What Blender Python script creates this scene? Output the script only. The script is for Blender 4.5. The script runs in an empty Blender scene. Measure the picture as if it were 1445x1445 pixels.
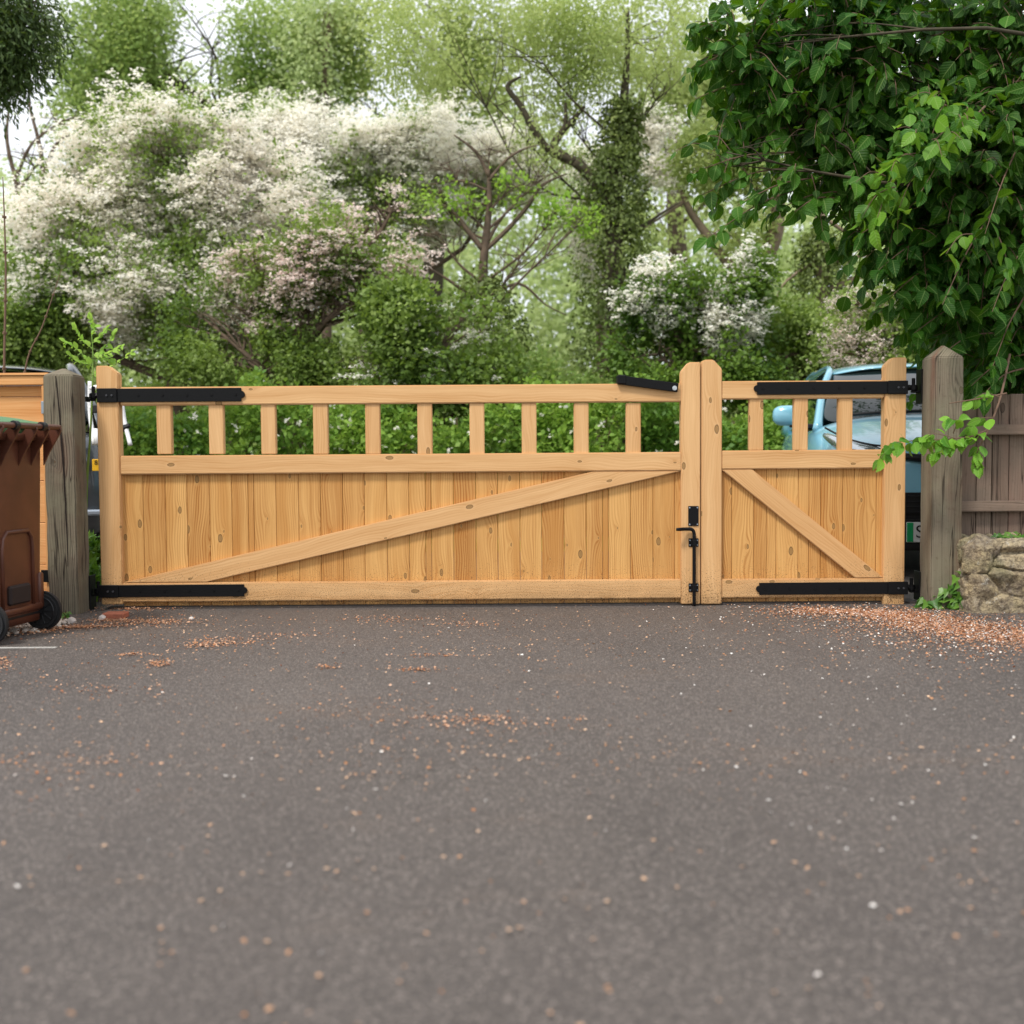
import bpy, bmesh, math, random
import numpy as np
from mathutils import Vector, Matrix, noise as mnoise

random.seed(7)
RNG = np.random.default_rng(7)
SC = bpy.context.scene
COL = SC.collection
R = math.radians

# ------------------------------------------------------------------ camera
F = 1592.0; CX = 722.5; CAMH = 0.875; PITCH = 2.86; ROLL = 0.4; D = 6.5
cam_d = bpy.data.cameras.new('camera'); cam = bpy.data.objects.new('camera', cam_d); COL.objects.link(cam)
cam_d.sensor_width = 36; cam_d.lens = 36 * F / 1445
cam_d.clip_start = 0.05; cam_d.clip_end = 1500
cam_d.dof.use_dof = True; cam_d.dof.focus_distance = 6.5; cam_d.dof.aperture_fstop = 2.0
RM = Matrix.Rotation(R(90 - PITCH), 3, 'X') @ Matrix.Rotation(R(-ROLL), 3, 'Z')
cam.matrix_world = Matrix.Translation((0, 0, CAMH)) @ RM.to_4x4()
SC.camera = cam

# ------------------------------------------------------------------ sky, sun, exposure
SUN_EL, SUN_AZ = 56, 215           # azimuth from +Y clockwise: behind the camera, to its left
w = bpy.data.worlds.new('World'); SC.world = w; w.use_nodes = True
nt = w.node_tree; nt.nodes.clear()
out = nt.nodes.new('ShaderNodeOutputWorld'); bg = nt.nodes.new('ShaderNodeBackground')
sky = nt.nodes.new('ShaderNodeTexSky'); sky.sky_type = 'NISHITA'; sky.sun_disc = False
sky.sun_elevation = R(SUN_EL); sky.sun_rotation = R(SUN_AZ); sky.dust_density = 3.0
tc = nt.nodes.new('ShaderNodeTexCoord')
cn = nt.nodes.new('ShaderNodeTexNoise'); cn.inputs['Scale'].default_value = 2.2; cn.inputs['Detail'].default_value = 6
cr = nt.nodes.new('ShaderNodeMapRange'); cr.inputs['From Min'].default_value = .3; cr.inputs['From Max'].default_value = .6
cr.inputs['To Min'].default_value = .72; cr.inputs['To Max'].default_value = 1.0
mx = nt.nodes.new('ShaderNodeMix'); mx.data_type = 'RGBA'
mx.inputs[7].default_value = (9.6, 9.9, 10.4, 1)
nt.links.new(tc.outputs['Generated'], cn.inputs['Vector']); nt.links.new(cn.outputs['Fac'], cr.inputs['Value'])
nt.links.new(cr.outputs[0], mx.inputs[0]); nt.links.new(sky.outputs[0], mx.inputs[6])
nt.links.new(mx.outputs[2], bg.inputs['Color']); bg.inputs['Strength'].default_value = 0.105
nt.links.new(bg.outputs[0], out.inputs[0])
sd = bpy.data.lights.new('sun', 'SUN'); sd.energy = 2.5; sd.angle = R(10); sd.color = (1, .95, .88)
sun = bpy.data.objects.new('sun', sd); COL.objects.link(sun)
az = R(SUN_AZ); sdir = Vector((math.sin(az) * math.cos(R(SUN_EL)), math.cos(az) * math.cos(R(SUN_EL)), math.sin(R(SUN_EL))))
sun.rotation_euler = sdir.to_track_quat('Z', 'Y').to_euler()
vs = SC.view_settings
vs.view_transform = 'Standard'; vs.look = 'None'; vs.gamma = 1; vs.exposure = 0.32; vs.use_curve_mapping = False
SC.cycles.max_bounces = 7; SC.cycles.diffuse_bounces = 4; SC.cycles.transparent_max_bounces = 8
SC.cycles.sample_clamp_indirect = 6

# ------------------------------------------------------------------ pixel -> place
def ray(px, py):
    return RM @ Vector(((px - CX) / F, (CX - py) / F, -1))
def W(px, py, Y):                   # the point of the ray at the depth Y
    d = ray(px, py); t = Y / d.y
    return Vector((d.x * t, Y, CAMH + d.z * t))
def G(px, py, z=0.0):               # where the ray meets the ground
    d = ray(px, py); t = (z - CAMH) / d.z
    return Vector((d.x * t, d.y * t, z))

# ------------------------------------------------------------------ tags and objects
def tag(o, label=None, cat=None, group=None, kind=None):
    if label: o['label'] = label
    if cat: o['category'] = cat
    if group: o['group'] = group
    if kind: o['kind'] = kind
    return o
def thing(name, label, cat, loc=(0, 0, 0), rz=0, group=None):
    o = bpy.data.objects.new(name, None); COL.objects.link(o)
    o.location = loc; o.rotation_euler = (0, 0, rz); o.empty_display_size = .2
    return tag(o, label, cat, group)
def link(name, me, mat, parent=None, world=True):
    o = bpy.data.objects.new(name, me); COL.objects.link(o)
    if mat: me.materials.append(mat)
    if parent:
        o.parent = parent
        if world: o.matrix_parent_inverse = full(parent).inverted()
    return o
def full(o):
    m = o.matrix_basis.copy()
    if o.parent: m = full(o.parent) @ o.matrix_parent_inverse @ m
    return m

class MB:
    """collects faces with a point attribute giving wood coordinates"""
    def __init__(s): s.v = []; s.f = []; s.g = []; s.t = []
    def add(s, vs, fs, g=None, tone=0.5):
        b = len(s.v); s.v += [tuple(v) for v in vs]; s.f += [tuple(i + b for i in f) for f in fs]
        s.g += [tuple(x) for x in (g if g is not None else vs)]; s.t += [tone] * len(vs)
        return s
    def bm(s, bm, axis=(0, 0, 1), tone=None, off=None):
        """take a bmesh; wood grain runs along axis"""
        a = Vector(axis).normalized(); e = Vector((0, 1, 0)) if abs(a.y) < .9 else Vector((1, 0, 0))
        c = a.cross(e).normalized(); e = c.cross(a)
        if off is None: off = Vector((random.uniform(0, 40), random.uniform(0, 40), random.uniform(0, 40)))
        bm.verts.ensure_lookup_table()
        vs = [v.co.copy() for v in bm.verts]
        m = sum(vs, Vector()) / max(1, len(vs))
        g = [((v - m).dot(c) + off.x, (v - m).dot(e) + off.y, (v - m).dot(a) + off.z) for v in vs]
        s.add(vs, [[x.index for x in f.verts] for f in bm.faces], g, random.random() if tone is None else tone)
        bm.free(); return s
    def mesh(s, name, smooth=False):
        me = bpy.data.meshes.new(name); me.from_pydata(s.v, [], s.f)
        a = me.attributes.new('wuv', 'FLOAT_VECTOR', 'POINT'); a.data.foreach_set('vector', [c for g in s.g for c in g])
        t = me.attributes.new('tone', 'FLOAT', 'POINT'); t.data.foreach_set('value', s.t)
        if smooth: me.polygons.foreach_set('use_smooth', [True] * len(me.polygons))
        me.update(); return me
    def build(s, name, mat, parent=None, smooth=False, world=True):
        return link(name, s.mesh(name, smooth), mat, parent, world)

def prism(poly, y0, y1, bev=.004, seg=1):
    """poly in (x, z) extruded in y"""
    bm = bmesh.new()
    a = [bm.verts.new((x, y0, z)) for x, z in poly]; b = [bm.verts.new((x, y1, z)) for x, z in poly]
    n = len(poly); bm.faces.new(a); bm.faces.new(b[::-1])
    for i in range(n): bm.faces.new((a[i], b[i], b[(i + 1) % n], a[(i + 1) % n]))
    bmesh.ops.recalc_face_normals(bm, faces=bm.faces)
    if bev: bmesh.ops.bevel(bm, geom=bm.edges[:], offset=bev, segments=seg, affect='EDGES', clamp_overlap=True)
    bm.verts.index_update(); return bm
def box(x0, x1, y0, y1, z0, z1, bev=.004, seg=1):
    return prism([(x0, z0), (x1, z0), (x1, z1), (x0, z1)], y0, y1, bev, seg)
def rect(x0, y0, x1, y1, Y):
    """pixel rectangle -> x0, x1, z0, z1 at depth Y"""
    ym = (y0 + y1) / 2; xm = (x0 + x1) / 2
    return W(x0, ym, Y).x, W(x1, ym, Y).x, W(xm, y1, Y).z, W(xm, y0, Y).z
def tube(mb, pts, rad, n=8, wob=0, tone=.5, cap=True):
    pts = [Vector(p) for p in pts]; vs = []; gs = []; L = 0; off = random.uniform(0, 30)
    up = Vector((.3, .1, 1)).normalized()
    for i, p in enumerate(pts):
        t = (pts[min(i + 1, len(pts) - 1)] - pts[max(i - 1, 0)]).normalized()
        if abs(t.dot(up)) > .97: up = Vector((1, .2, 0)).normalized()
        a = t.cross(up).normalized(); b = t.cross(a); up = -b if up.dot(-b) > 0 else b
        if i: L += (p - pts[i - 1]).length
        r = rad[i] if hasattr(rad, '__len__') else rad
        a = t.cross(up).normalized(); b = t.cross(a)
        for k in range(n):
            q = 2 * math.pi * k / n; rr = r * (1 + (wob * mnoise.noise(Vector((math.cos(q) * 2, math.sin(q) * 2, L * 3 + off))) if wob else 0))
            vs.append(p + (a * math.cos(q) + b * math.sin(q)) * rr); gs.append((q * r + off, 0, L))
    fs = []
    for i in range(len(pts) - 1):
        for k in range(n):
            fs.append((i * n + k, i * n + (k + 1) % n, (i + 1) * n + (k + 1) % n, (i + 1) * n + k))
    if cap: fs.append(tuple(range(n - 1, -1, -1))); fs.append(tuple(range((len(pts) - 1) * n, len(pts) * n)))
    mb.add(vs, fs, gs, tone)
def smooth_pts(pts, rad, k=4):
    """Catmull-Rom through points"""
    P = [Vector(p) for p in pts]; o = []; r = []
    for i in range(len(P) - 1):
        p0, p1, p2, p3 = P[max(i - 1, 0)], P[i], P[i + 1], P[min(i + 2, len(P) - 1)]
        for j in range(k):
            t = j / k
            o.append(.5 * ((2 * p1) + (p2 - p0) * t + (2 * p0 - 5 * p1 + 4 * p2 - p3) * t * t + (3 * p1 - p0 - 3 * p2 + p3) * t ** 3))
            r.append(rad[i] * (1 - t) + rad[i + 1] * t)
    o.append(P[-1]); r.append(rad[-1]); return o, r
def cyl(c, axis, r, h, n=20, bev=0):
    bm = bmesh.new(); bmesh.ops.create_cone(bm, cap_ends=True, segments=n, radius1=r, radius2=r, depth=h)
    if bev: bmesh.ops.bevel(bm, geom=[e for e in bm.edges if len(e.link_faces) == 2 and any(len(f.verts) > 4 for f in e.link_faces)], offset=bev, segments=2, affect='EDGES')
    q = Vector((0, 0, 1)).rotation_difference(Vector(axis).normalized()).to_matrix().to_4x4()
    bmesh.ops.transform(bm, matrix=Matrix.Translation(c) @ q, verts=bm.verts); bm.verts.index_update(); return bm

# ------------------------------------------------------------------ materials
def mat_new(name):
    m = bpy.data.materials.new(name); m.use_nodes = True; m.node_tree.nodes.clear(); return m, m.node_tree
class NT:
    def __init__(s, name):
        s.m, s.t = mat_new(name)
    def n(s, typ, ins=None, **kw):
        nd = s.t.nodes.new('ShaderNode' + typ)
        for k, v in kw.items(): setattr(nd, k, v)
        for k, v in (ins or {}).items():
            if hasattr(v, 'is_output') or isinstance(v, bpy.types.NodeSocket): s.t.links.new(v, nd.inputs[k])
            else: nd.inputs[k].default_value = v
        return nd
    def math(s, op, a, b=0.0, c=0.0, clamp=False):
        return s.n('Math', {0: a, 1: b, 2: c}, operation=op, use_clamp=clamp).outputs[0]
    def mr(s, v, a, b, c=0.0, d=1.0, smooth=False):
        return s.n('MapRange', {'Value': v, 'From Min': a, 'From Max': b, 'To Min': c, 'To Max': d}, interpolation_type='SMOOTHSTEP' if smooth else 'LINEAR').outputs[0]
    def mix(s, f, a, b, mode='MIX'):
        return s.n('Mix', {0: f, 6: a, 7: b}, data_type='RGBA', blend_type=mode).outputs[2]
    def noise(s, v, scale, detail=3, rough=.5, dim='3D'):
        return s.n('TexNoise', {'Vector': v, 'Scale': scale, 'Detail': detail, 'Roughness': rough}, noise_dimensions=dim).outputs['Fac']
    def attr(s, name): return s.n('Attribute', attribute_name=name)
    def pos(s): return s.n('NewGeometry').outputs['Position']
    def scale(s, v, x, y, z): return s.n('Mapping', {'Vector': v, 'Scale': (x, y, z)}).outputs[0]
    def bump(s, h, strength=.3, dist=.01): return s.n('Bump', {'Height': h, 'Strength': strength, 'Distance': dist}).outputs[0]
    def out(s, sh): s.t.links.new(sh, s.n('OutputMaterial').inputs[0]); return s.m
    def bsdf(s, col, rough=.6, normal=None, **kw):
        ins = {'Base Color': col, 'Roughness': rough}; ins.update({k.replace('_', ' '): v for k, v in kw.items()})
        if normal is not None: ins['Normal'] = normal
        return s.n('BsdfPrincipled', ins).outputs[0]
def C(h, a=1):   # sRGB hex -> linear
    h = h.lstrip('#'); c = [int(h[i:i + 2], 16) / 255 for i in (0, 2, 4)]
    return tuple(x / 12.92 if x <= .04045 else ((x + .055) / 1.055) ** 2.4 for x in c) + (a,)

def wood_mat(name, light, dark, knotc=('#8c6c40', '#3a210d'), knots=.62, ring=.5, dirt=0.0, rough=.62, toneamt=.22, lichen=None, crack=0.0, kscale=5.0, streakc=None):
    k = NT(name); g = k.attr('wuv').outputs['Vector']; tone = k.attr('tone').outputs['Fac']
    sp = k.n('SeparateXYZ', {0: g}); x = k.math('ADD', sp.outputs[0], sp.outputs[1]); z = sp.outputs[2]
    # knots
    kv = k.n('CombineXYZ', {0: x, 1: k.math('MULTIPLY', z, .5), 2: 0.0}).outputs[0]
    vo = k.n('TexVoronoi', {'Vector': kv, 'Scale': kscale, 'Randomness': 1.0}, voronoi_dimensions='2D')
    wob = k.noise(kv, 60, 2)
    d = k.math('ADD', vo.outputs['Distance'], k.math('MULTIPLY', k.math('SUBTRACT', wob, .5), .035))
    vc = k.n('SeparateColor', {0: vo.outputs['Color']})
    pres = k.mr(vc.outputs[0], knots, knots + .02)
    kr = k.mr(vc.outputs[1], 0, 1, .018, .082)
    kin = k.math('MULTIPLY', k.math('SUBTRACT', 1.0, k.mr(k.math('DIVIDE', d, kr), .82, 1.05, smooth=True)), pres)
    kring = k.math('MULTIPLY', k.mr(k.math('ABSOLUTE', k.math('SUBTRACT', k.math('DIVIDE', d, kr), .95)), 0, .16, 1, 0), pres)
    infl = k.math('MULTIPLY', k.math('EXPONENT', k.math('MULTIPLY', d, -9.0)), pres)
    # grain
    slow = k.noise(k.n('CombineXYZ', {0: k.math('MULTIPLY', x, 2.5), 1: k.math('MULTIPLY', z, .9), 2: 3.3}).outputs[0], 1.6, 2)
    xx = k.math('ADD', x, k.math('ADD', k.math('MULTIPLY', slow, .11), k.math('MULTIPLY', infl, .035)))
    rings = k.math('SINE', k.math('MULTIPLY', xx, 420.0))
    rings = k.mr(rings, -.2, 1, 0, 1, smooth=True)
    ringmask = k.mr(k.noise(k.n('CombineXYZ', {0: k.math('MULTIPLY', x, 9), 1: k.math('MULTIPLY', z, .5), 2: 0.0}).outputs[0], 1.0, 2), .38, .62)
    st = k.noise(k.n('CombineXYZ', {0: k.math('MULTIPLY', xx, 170), 1: k.math('MULTIPLY', z, 3.2), 2: 0.0}).outputs[0], 1.0, 5, .62)
    broad = k.noise(k.n('CombineXYZ', {0: k.math('MULTIPLY', xx, 22), 1: k.math('MULTIPLY', z, .8), 2: 5.0}).outputs[0], 1.0, 3)
    f = k.math('ADD', k.math('MULTIPLY', k.math('MULTIPLY', rings, ringmask), ring * .5), k.math('ADD', k.mr(st, .3, .75, 0, .38), k.mr(broad, .3, .7, 0, .34)), clamp=True)
    f = k.math('ADD', f, k.math('MULTIPLY', k.math('SUBTRACT', tone, .5), toneamt), clamp=True)
    f = k.math('ADD', f, k.math('MULTIPLY', infl, .25), clamp=True)
    col = k.mix(f, light, dark)
    if streakc:
        sm = k.mr(k.noise(k.n('CombineXYZ', {0: k.math('MULTIPLY', xx, 6), 1: k.math('MULTIPLY', z, .7), 2: 9.0}).outputs[0], 1.0, 3), .52, .72)
        col = k.mix(k.math('MULTIPLY', sm, .6), col, streakc)
    halo = k.math('MULTIPLY', k.mr(k.math('DIVIDE', d, kr), 1.0, 2.4, .35, 0, smooth=True), pres)
    col = k.mix(halo, col, light)
    inner = k.mr(k.math('SINE', k.math('MULTIPLY', d, 420.0)), -.3, 1, .7, 1.0)
    col = k.mix(k.math('MULTIPLY', kin, inner), col, C(knotc[0]))
    col = k.mix(k.math('MULTIPLY', kring, .9), col, C(knotc[1]))
    h = k.math('ADD', k.math('MULTIPLY', st, .6), k.math('MULTIPLY', kin, -.4))
    P = k.pos(); pz = k.n('SeparateXYZ', {0: P}).outputs[2]
    if lichen:
        ln = k.mr(k.noise(P, 4.5, 4, .6), .42, .66)
        col = k.mix(k.math('MULTIPLY', ln, .5), col, lichen)
        col = k.mix(k.mr(k.noise(P, 40, 4, .7), .56, .75, 0, .5), col, C('#5a4d3c'))
    if crack:
        cv = k.n('CombineXYZ', {0: k.math('MULTIPLY', x, 16), 1: k.math('MULTIPLY', z, .55), 2: 1.5}).outputs[0]
        cn_ = k.math('ABSOLUTE', k.math('SUBTRACT', k.noise(cv, 1.0, 3, .45), .5))
        cm = k.mr(cn_, .0, .012, 1, 0)
        col = k.mix(k.math('MULTIPLY', cm, crack), col, C('#1c120b')); h = k.math('SUBTRACT', h, k.math('MULTIPLY', cm, 1.2))
    if dirt:
        low = k.mr(pz, .02, .42, 1, 0)
        n1 = k.noise(P, 210, 3, .6)
        thr = k.math('SUBTRACT', .74, k.math('MULTIPLY', low, .205))
        sp_ = k.mr(k.math('SUBTRACT', n1, thr), 0, .03)
        col = k.mix(k.math('MULTIPLY', k.math('MULTIPLY', sp_, k.mr(pz, .2, .42, 1, 0)), dirt), col, C('#5a4228'))
        lowb = k.math('MULTIPLY', k.mr(pz, .01, .16, 1, 0), k.mr(k.noise(P, 9, 4, .6), .3, .65))
        col = k.mix(k.math('MULTIPLY', lowb, .55 * dirt), col, C('#7d6242'))
    return k.out(k.bsdf(col, rough, k.bump(h, .35, .003), Specular_IOR_Level=.3))

M = {}
M['rail'] = wood_mat('rail_timber', C('#dfb582'), C('#b37e45'), dirt=1.0, ring=.5, knots=.32, kscale=6.5, toneamt=.15)
M['board'] = wood_mat('board_timber', C('#dcac6a'), C('#a0662a'), dirt=1.0, ring=.85, knots=.08, toneamt=.46, kscale=6.6, streakc=C('#b47a38'))
M['post'] = wood_mat('weathered_post', C('#8a7e6c'), C('#382f26'), knotc=('#5d4a38', '#33251a'), knots=.75, ring=.9, lichen=C('#7f7c66'), crack=.9, rough=.88, streakc=C('#8a5f4c'))
M['oldboard'] = wood_mat('old_fence_wood', C('#8f7b6c'), C('#58463b'), knotc=('#4b3a30', '#2b1e16'), knots=.7, ring=.4, lichen=C('#6d6458'), crack=.8, rough=.88, toneamt=.5, streakc=C('#8a6a5c'))
M['orange'] = wood_mat('orange_stained_fence', C('#e6b27a'), C('#c07a38'), knotc=('#8c4a18', '#5e2c0c'), knots=.6, ring=.5, toneamt=.3)

def simple(name, col, rough=.5, metal=0.0, nscale=0, namt=.2, bump=0, bscale=60, **kw):
    k = NT(name); c = col; nm = None
    if nscale:
        f = k.mr(k.noise(k.pos(), nscale, 5, .6), .35, .65, 0, namt)
        c = k.mix(f, col, tuple(x * .35 for x in col[:3]) + (1,))
    if bump: nm = k.bump(k.noise(k.pos(), bscale, 4, .6), bump, .004)
    return k.out(k.bsdf(c, rough, nm, Metallic=metal, **kw))
M['black'] = simple('black_powder_coat', C('#08080a'), .5, bump=.25, bscale=120, Specular_IOR_Level=.22)
M['worn'] = simple('worn_black_bolt', C('#3c3c40'), .35)
M['bolt'] = simple('galvanised_bolt', C('#c9ccce'), .35, .9)
M['galv'] = simple('galvanised_clip', C('#9aa3ae'), .45, .6)
M['white'] = simple('white_tube', C('#e8e8ea'), .35)
M['rubber'] = simple('tyre_rubber', C('#17181a'), .7, nscale=30, namt=.4)
M['blackpl'] = simple('black_plastic', C('#101114'), .5)
M['brownpl'] = simple('brown_bin_plastic', C('#5c3323'), .42, nscale=7, namt=.45, bump=.12, bscale=200)
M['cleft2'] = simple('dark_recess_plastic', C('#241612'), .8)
M['greenpl'] = simple('green_lid_plastic', C('#4f8455'), .45, nscale=20, namt=.3)
M['brick'] = simple('red_brick', C('#b26a50'), .9, nscale=50, namt=.5, bump=.5)
M['bark'] = simple('bark', C('#6b5a4a'), .9, nscale=14, namt=.7, bump=.8, bscale=45)
M['barkpale'] = simple('pale_bark', C('#93806c'), .9, nscale=12, namt=.55, bump=.7, bscale=45)
M['barkdark'] = simple('mossy_bark', C('#4c4433'), .9, nscale=14, namt=.6, bump=.7, bscale=45)
M['twig'] = simple('twig', C('#6c5443'), .8)
M['stem'] = simple('green_stem', C('#7a9a42'), .6)
M['paint_line'] = simple('worn_white_paint', C('#b9b6b0'), .8, nscale=60, namt=.6)
M['seal'] = simple('threshold_asphalt', C('#453e3a'), .95, nscale=50, namt=.6, bump=.7, bscale=150)
M['paint_blue'] = simple('pale_blue_car_paint', C('#84c0d6'), .3, .04, Coat_Weight=1.0, Coat_Roughness=.03)
M['paint_grey'] = simple('grey_car_paint', C('#44484c'), .35, .4, Coat_Weight=1.0, Coat_Roughness=.05)
M['glass'] = simple('car_glass', C('#1a2322'), .03, 0, Specular_IOR_Level=.6, IOR=1.6)
M['lamp'] = simple('headlamp_lens', C('#c2c8cc'), .08, .7, Coat_Weight=1.0)
M['redlamp'] = simple('tail_lamp_lens', C('#8c1418'), .15, Coat_Weight=1.0)
M['plate_y'] = simple('yellow_plate', C('#e8b21c'), .4)
M['plate_w'] = simple('white_plate', C('#d6d8d8'), .4)
M['plate_g'] = simple('green_plate_band', C('#159a5c'), .4)
M['rim'] = simple('wheel_rim', C('#9a9da0'), .35, .8)

def asphalt(name, base='#635b56', dark='#47413d', hi='#a0948c'):
    k = NT(name); P = k.pos()
    big = k.noise(P, .55, 4, .55); mid = k.noise(P, 5, 4, .6); patch = k.noise(k.scale(P, 1.0, .45, 1), 1.3, 3)
    col = k.mix(k.mr(big, .3, .7), C(base), C(dark))
    col = k.mix(k.mr(patch, .5, .7, 0, .4), col, C('#70675f'))
    col = k.mix(k.mr(k.noise(k.scale(P, .8, 1.6, 1), 1.1, 5, .65), .56, .74, 0, .45), col, C('#7a6350'))
    col = k.mix(k.mr(mid, .45, .75, 0, .35), col, C('#5a534f'))
    v = k.n('TexVoronoi', {'Vector': P, 'Scale': 165.0})
    vd = v.outputs['Distance']; vr = k.n('SeparateColor', {0: v.outputs['Color']}).outputs[0]
    col = k.mix(k.mr(vr, .72, 1, 0, .75), col, C(hi))
    col = k.mix(k.mr(vr, .35, .0, 0, .7), col, C('#373230'))
    col = k.mix(k.mr(vd, .4, .7, 0, .6), col, C('#2f2b29'))
    fine = k.noise(P, 420, 3, .6)
    col = k.mix(k.mr(fine, .35, .7, 0, .3), col, C('#786f69'))
    wv = k.n('TexVoronoi', {'Vector': k.n('VectorMath', {0: P, 1: k.n('TexNoise', {'Vector': P, 'Scale': 1.6, 'Detail': 4.0}).outputs['Color']}, operation='ADD').outputs[0], 'Scale': .75}, feature='DISTANCE_TO_EDGE')
    ck = k.math('MULTIPLY', k.mr(wv.outputs['Distance'], 0, .0035, 1, 0), k.mr(k.noise(P, .6, 2), .5, .58))
    col = k.mix(k.math('MULTIPLY', ck, .55), col, C('#2c2725'))
    col = k.mix(k.mr(k.noise(k.scale(P, 2.2, .35, 1), .8, 3), .54, .7, 0, .35), col, C('#4a4340'))
    h = k.math('ADD', k.math('MULTIPLY', vd, -1.0), k.math('MULTIPLY', fine, .6))
    h = k.math('ADD', h, k.math('MULTIPLY', mid, .5))
    return k.out(k.bsdf(col, .7, k.bump(h, .8, .006), Specular_IOR_Level=.5))
M['asphalt'] = asphalt('asphalt')
M['road'] = asphalt('road_asphalt', '#9d9b9a', '#8a8886')
def grass_ground():
    k = NT('grassy_ground'); P = k.pos()
    col = k.mix(k.mr(k.noise(P, 2, 5, .6), .35, .65), C('#4f6b2c'), C('#6a6040'))
    return k.out(k.bsdf(col, .95, k.bump(k.noise(P, 60, 4), .8, .02)))
M['ground'] = grass_ground()
def stone_mat():
    k = NT('rubble_stone'); P = k.pos()
    tone = k.attr('tone').outputs['Fac']
    c = k.mix(tone, C('#b2a897'), C('#7f7364'))
    c = k.mix(k.mr(k.noise(P, 9, 5, .65), .35, .65), c, C('#c0ad86'))
    c = k.mix(k.mr(k.noise(P, 38, 6, .75), .42, .62, 0, .85), c, C('#54473a'))
    c = k.mix(k.mr(k.noise(P, 22, 5, .7), .6, .7, 0, .7), c, C('#c9c4b6'))
    c = k.mix(k.mr(k.noise(P, 5, 3), .55, .7, 0, .4), c, C('#77784f'))
    h = k.math('ADD', k.noise(P, 14, 6, .7), k.math('MULTIPLY', k.noise(P, 90, 4, .7), .35))
    return k.out(k.bsdf(c, .92, k.bump(h, 1.0, .03)))
M['stone'] = stone_mat()
M['mortar'] = simple('lime_mortar', C('#9c8f78'), .95, nscale=30, namt=.5, bump=1, bscale=60)

def leaf_mat(name, c1, c2, c3=None, trans=.4, tcol=None, rough=.5, vein=False, spec=.3):
    k = NT(name); r = k.attr('rnd').outputs['Fac']
    col = k.mix(r, C(c1), C(c2))
    if c3: col = k.mix(k.mr(k.noise(k.pos(), .9, 3), .42, .62), col, C(c3))
    if vein:
        uv = k.n('SeparateXYZ', {0: k.attr('luv').outputs['Vector']}); u, v = uv.outputs[0], uv.outputs[1]
        av = k.math('ABSOLUTE', v)
        side = k.math('SINE', k.math('MULTIPLY', k.math('SUBTRACT', u, k.math('MULTIPLY', av, .8)), 42.0))
        vm = k.math('MAXIMUM', k.mr(side, .9, 1.0, 0, .25), k.mr(av, .012, .03, .4, 0))
        col = k.mix(vm, col, C('#9cb868'))
        nm = k.bump(k.math('MULTIPLY', side, -1.0), .35, .002)
    else: nm = None
    b = k.bsdf(col, rough, nm, Specular_IOR_Level=spec)
    tl = k.n('BsdfTranslucent', {'Color': k.mix(.5, col, C(tcol or '#a6c43c'))}).outputs[0]
    return k.out(k.n('MixShader', {0: trans, 1: b, 2: tl}).outputs[0])
M['l_haw'] = leaf_mat('hawthorn_leaf', '#748c44', '#a0b466', '#627c3a', .35)
M['l_hedge'] = leaf_mat('hedge_leaf', '#70963a', '#a8c85c', '#5c8436', .4, '#b0cc4c')
M['l_shade'] = leaf_mat('elder_leaf', '#52702c', '#82a044', '#446428', .3)  # deeper green is the leaf's own colour
M['l_willow'] = leaf_mat('willow_leaf', '#9cb066', '#c6d292', '#aabc74', .5, '#d4dc88')
M['l_far'] = leaf_mat('far_leaf', '#a9bd80', '#ccd8a2', '#b6c88e', .5, '#d8e0a0')  # distance haze is put into the colour as a paler green
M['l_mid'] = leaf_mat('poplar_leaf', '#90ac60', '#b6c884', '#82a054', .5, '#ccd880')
M['l_ivy'] = leaf_mat('ivy_leaf', '#4a5a2a', '#84934c', '#586832', .2, spec=.4)
M['l_bright'] = leaf_mat('young_leaf', '#8cbc44', '#b0d060', None, .5)
M['l_dark'] = leaf_mat('dark_leaf', '#38502a', '#586a3c', None, .15)
M['l_beech'] = leaf_mat('broad_leaf', '#183a0c', '#40701c', '#205010', .32, '#80b014', .5, vein=True, spec=.18)
M['l_ivyn'] = leaf_mat('near_ivy_leaf', '#33601f', '#688f38', None, .25, '#8ab82c', .4, spec=.4)
M['blossom'] = leaf_mat('cream_blossom', '#fdf6e8', '#fffcf6', None, .5, '#fffdf6', .9)
M['blossomw'] = leaf_mat('white_blossom', '#faf6ea', '#fffdf6', None, .45, '#fffdf6', .9)
M['pink'] = leaf_mat('pink_blossom', '#f0dad2', '#fbf0ea', None, .45, '#fbeee8', .9)
M['petal'] = leaf_mat('fallen_petal', '#ccc2ba', '#ece8e2', None, .1, '#ffffff', .7)
M['husk'] = leaf_mat('bud_scale', '#b07c54', '#d8b094', None, .1, '#c88a58', .8)
M['husk3'] = leaf_mat('orange_bud_scale', '#a8744c', '#dcb898', None, .1, '#c88a58', .8)
M['husk2'] = leaf_mat('brown_bud_scale', '#8a5238', '#c48a60', None, .1, '#a86a44', .8)

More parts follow.
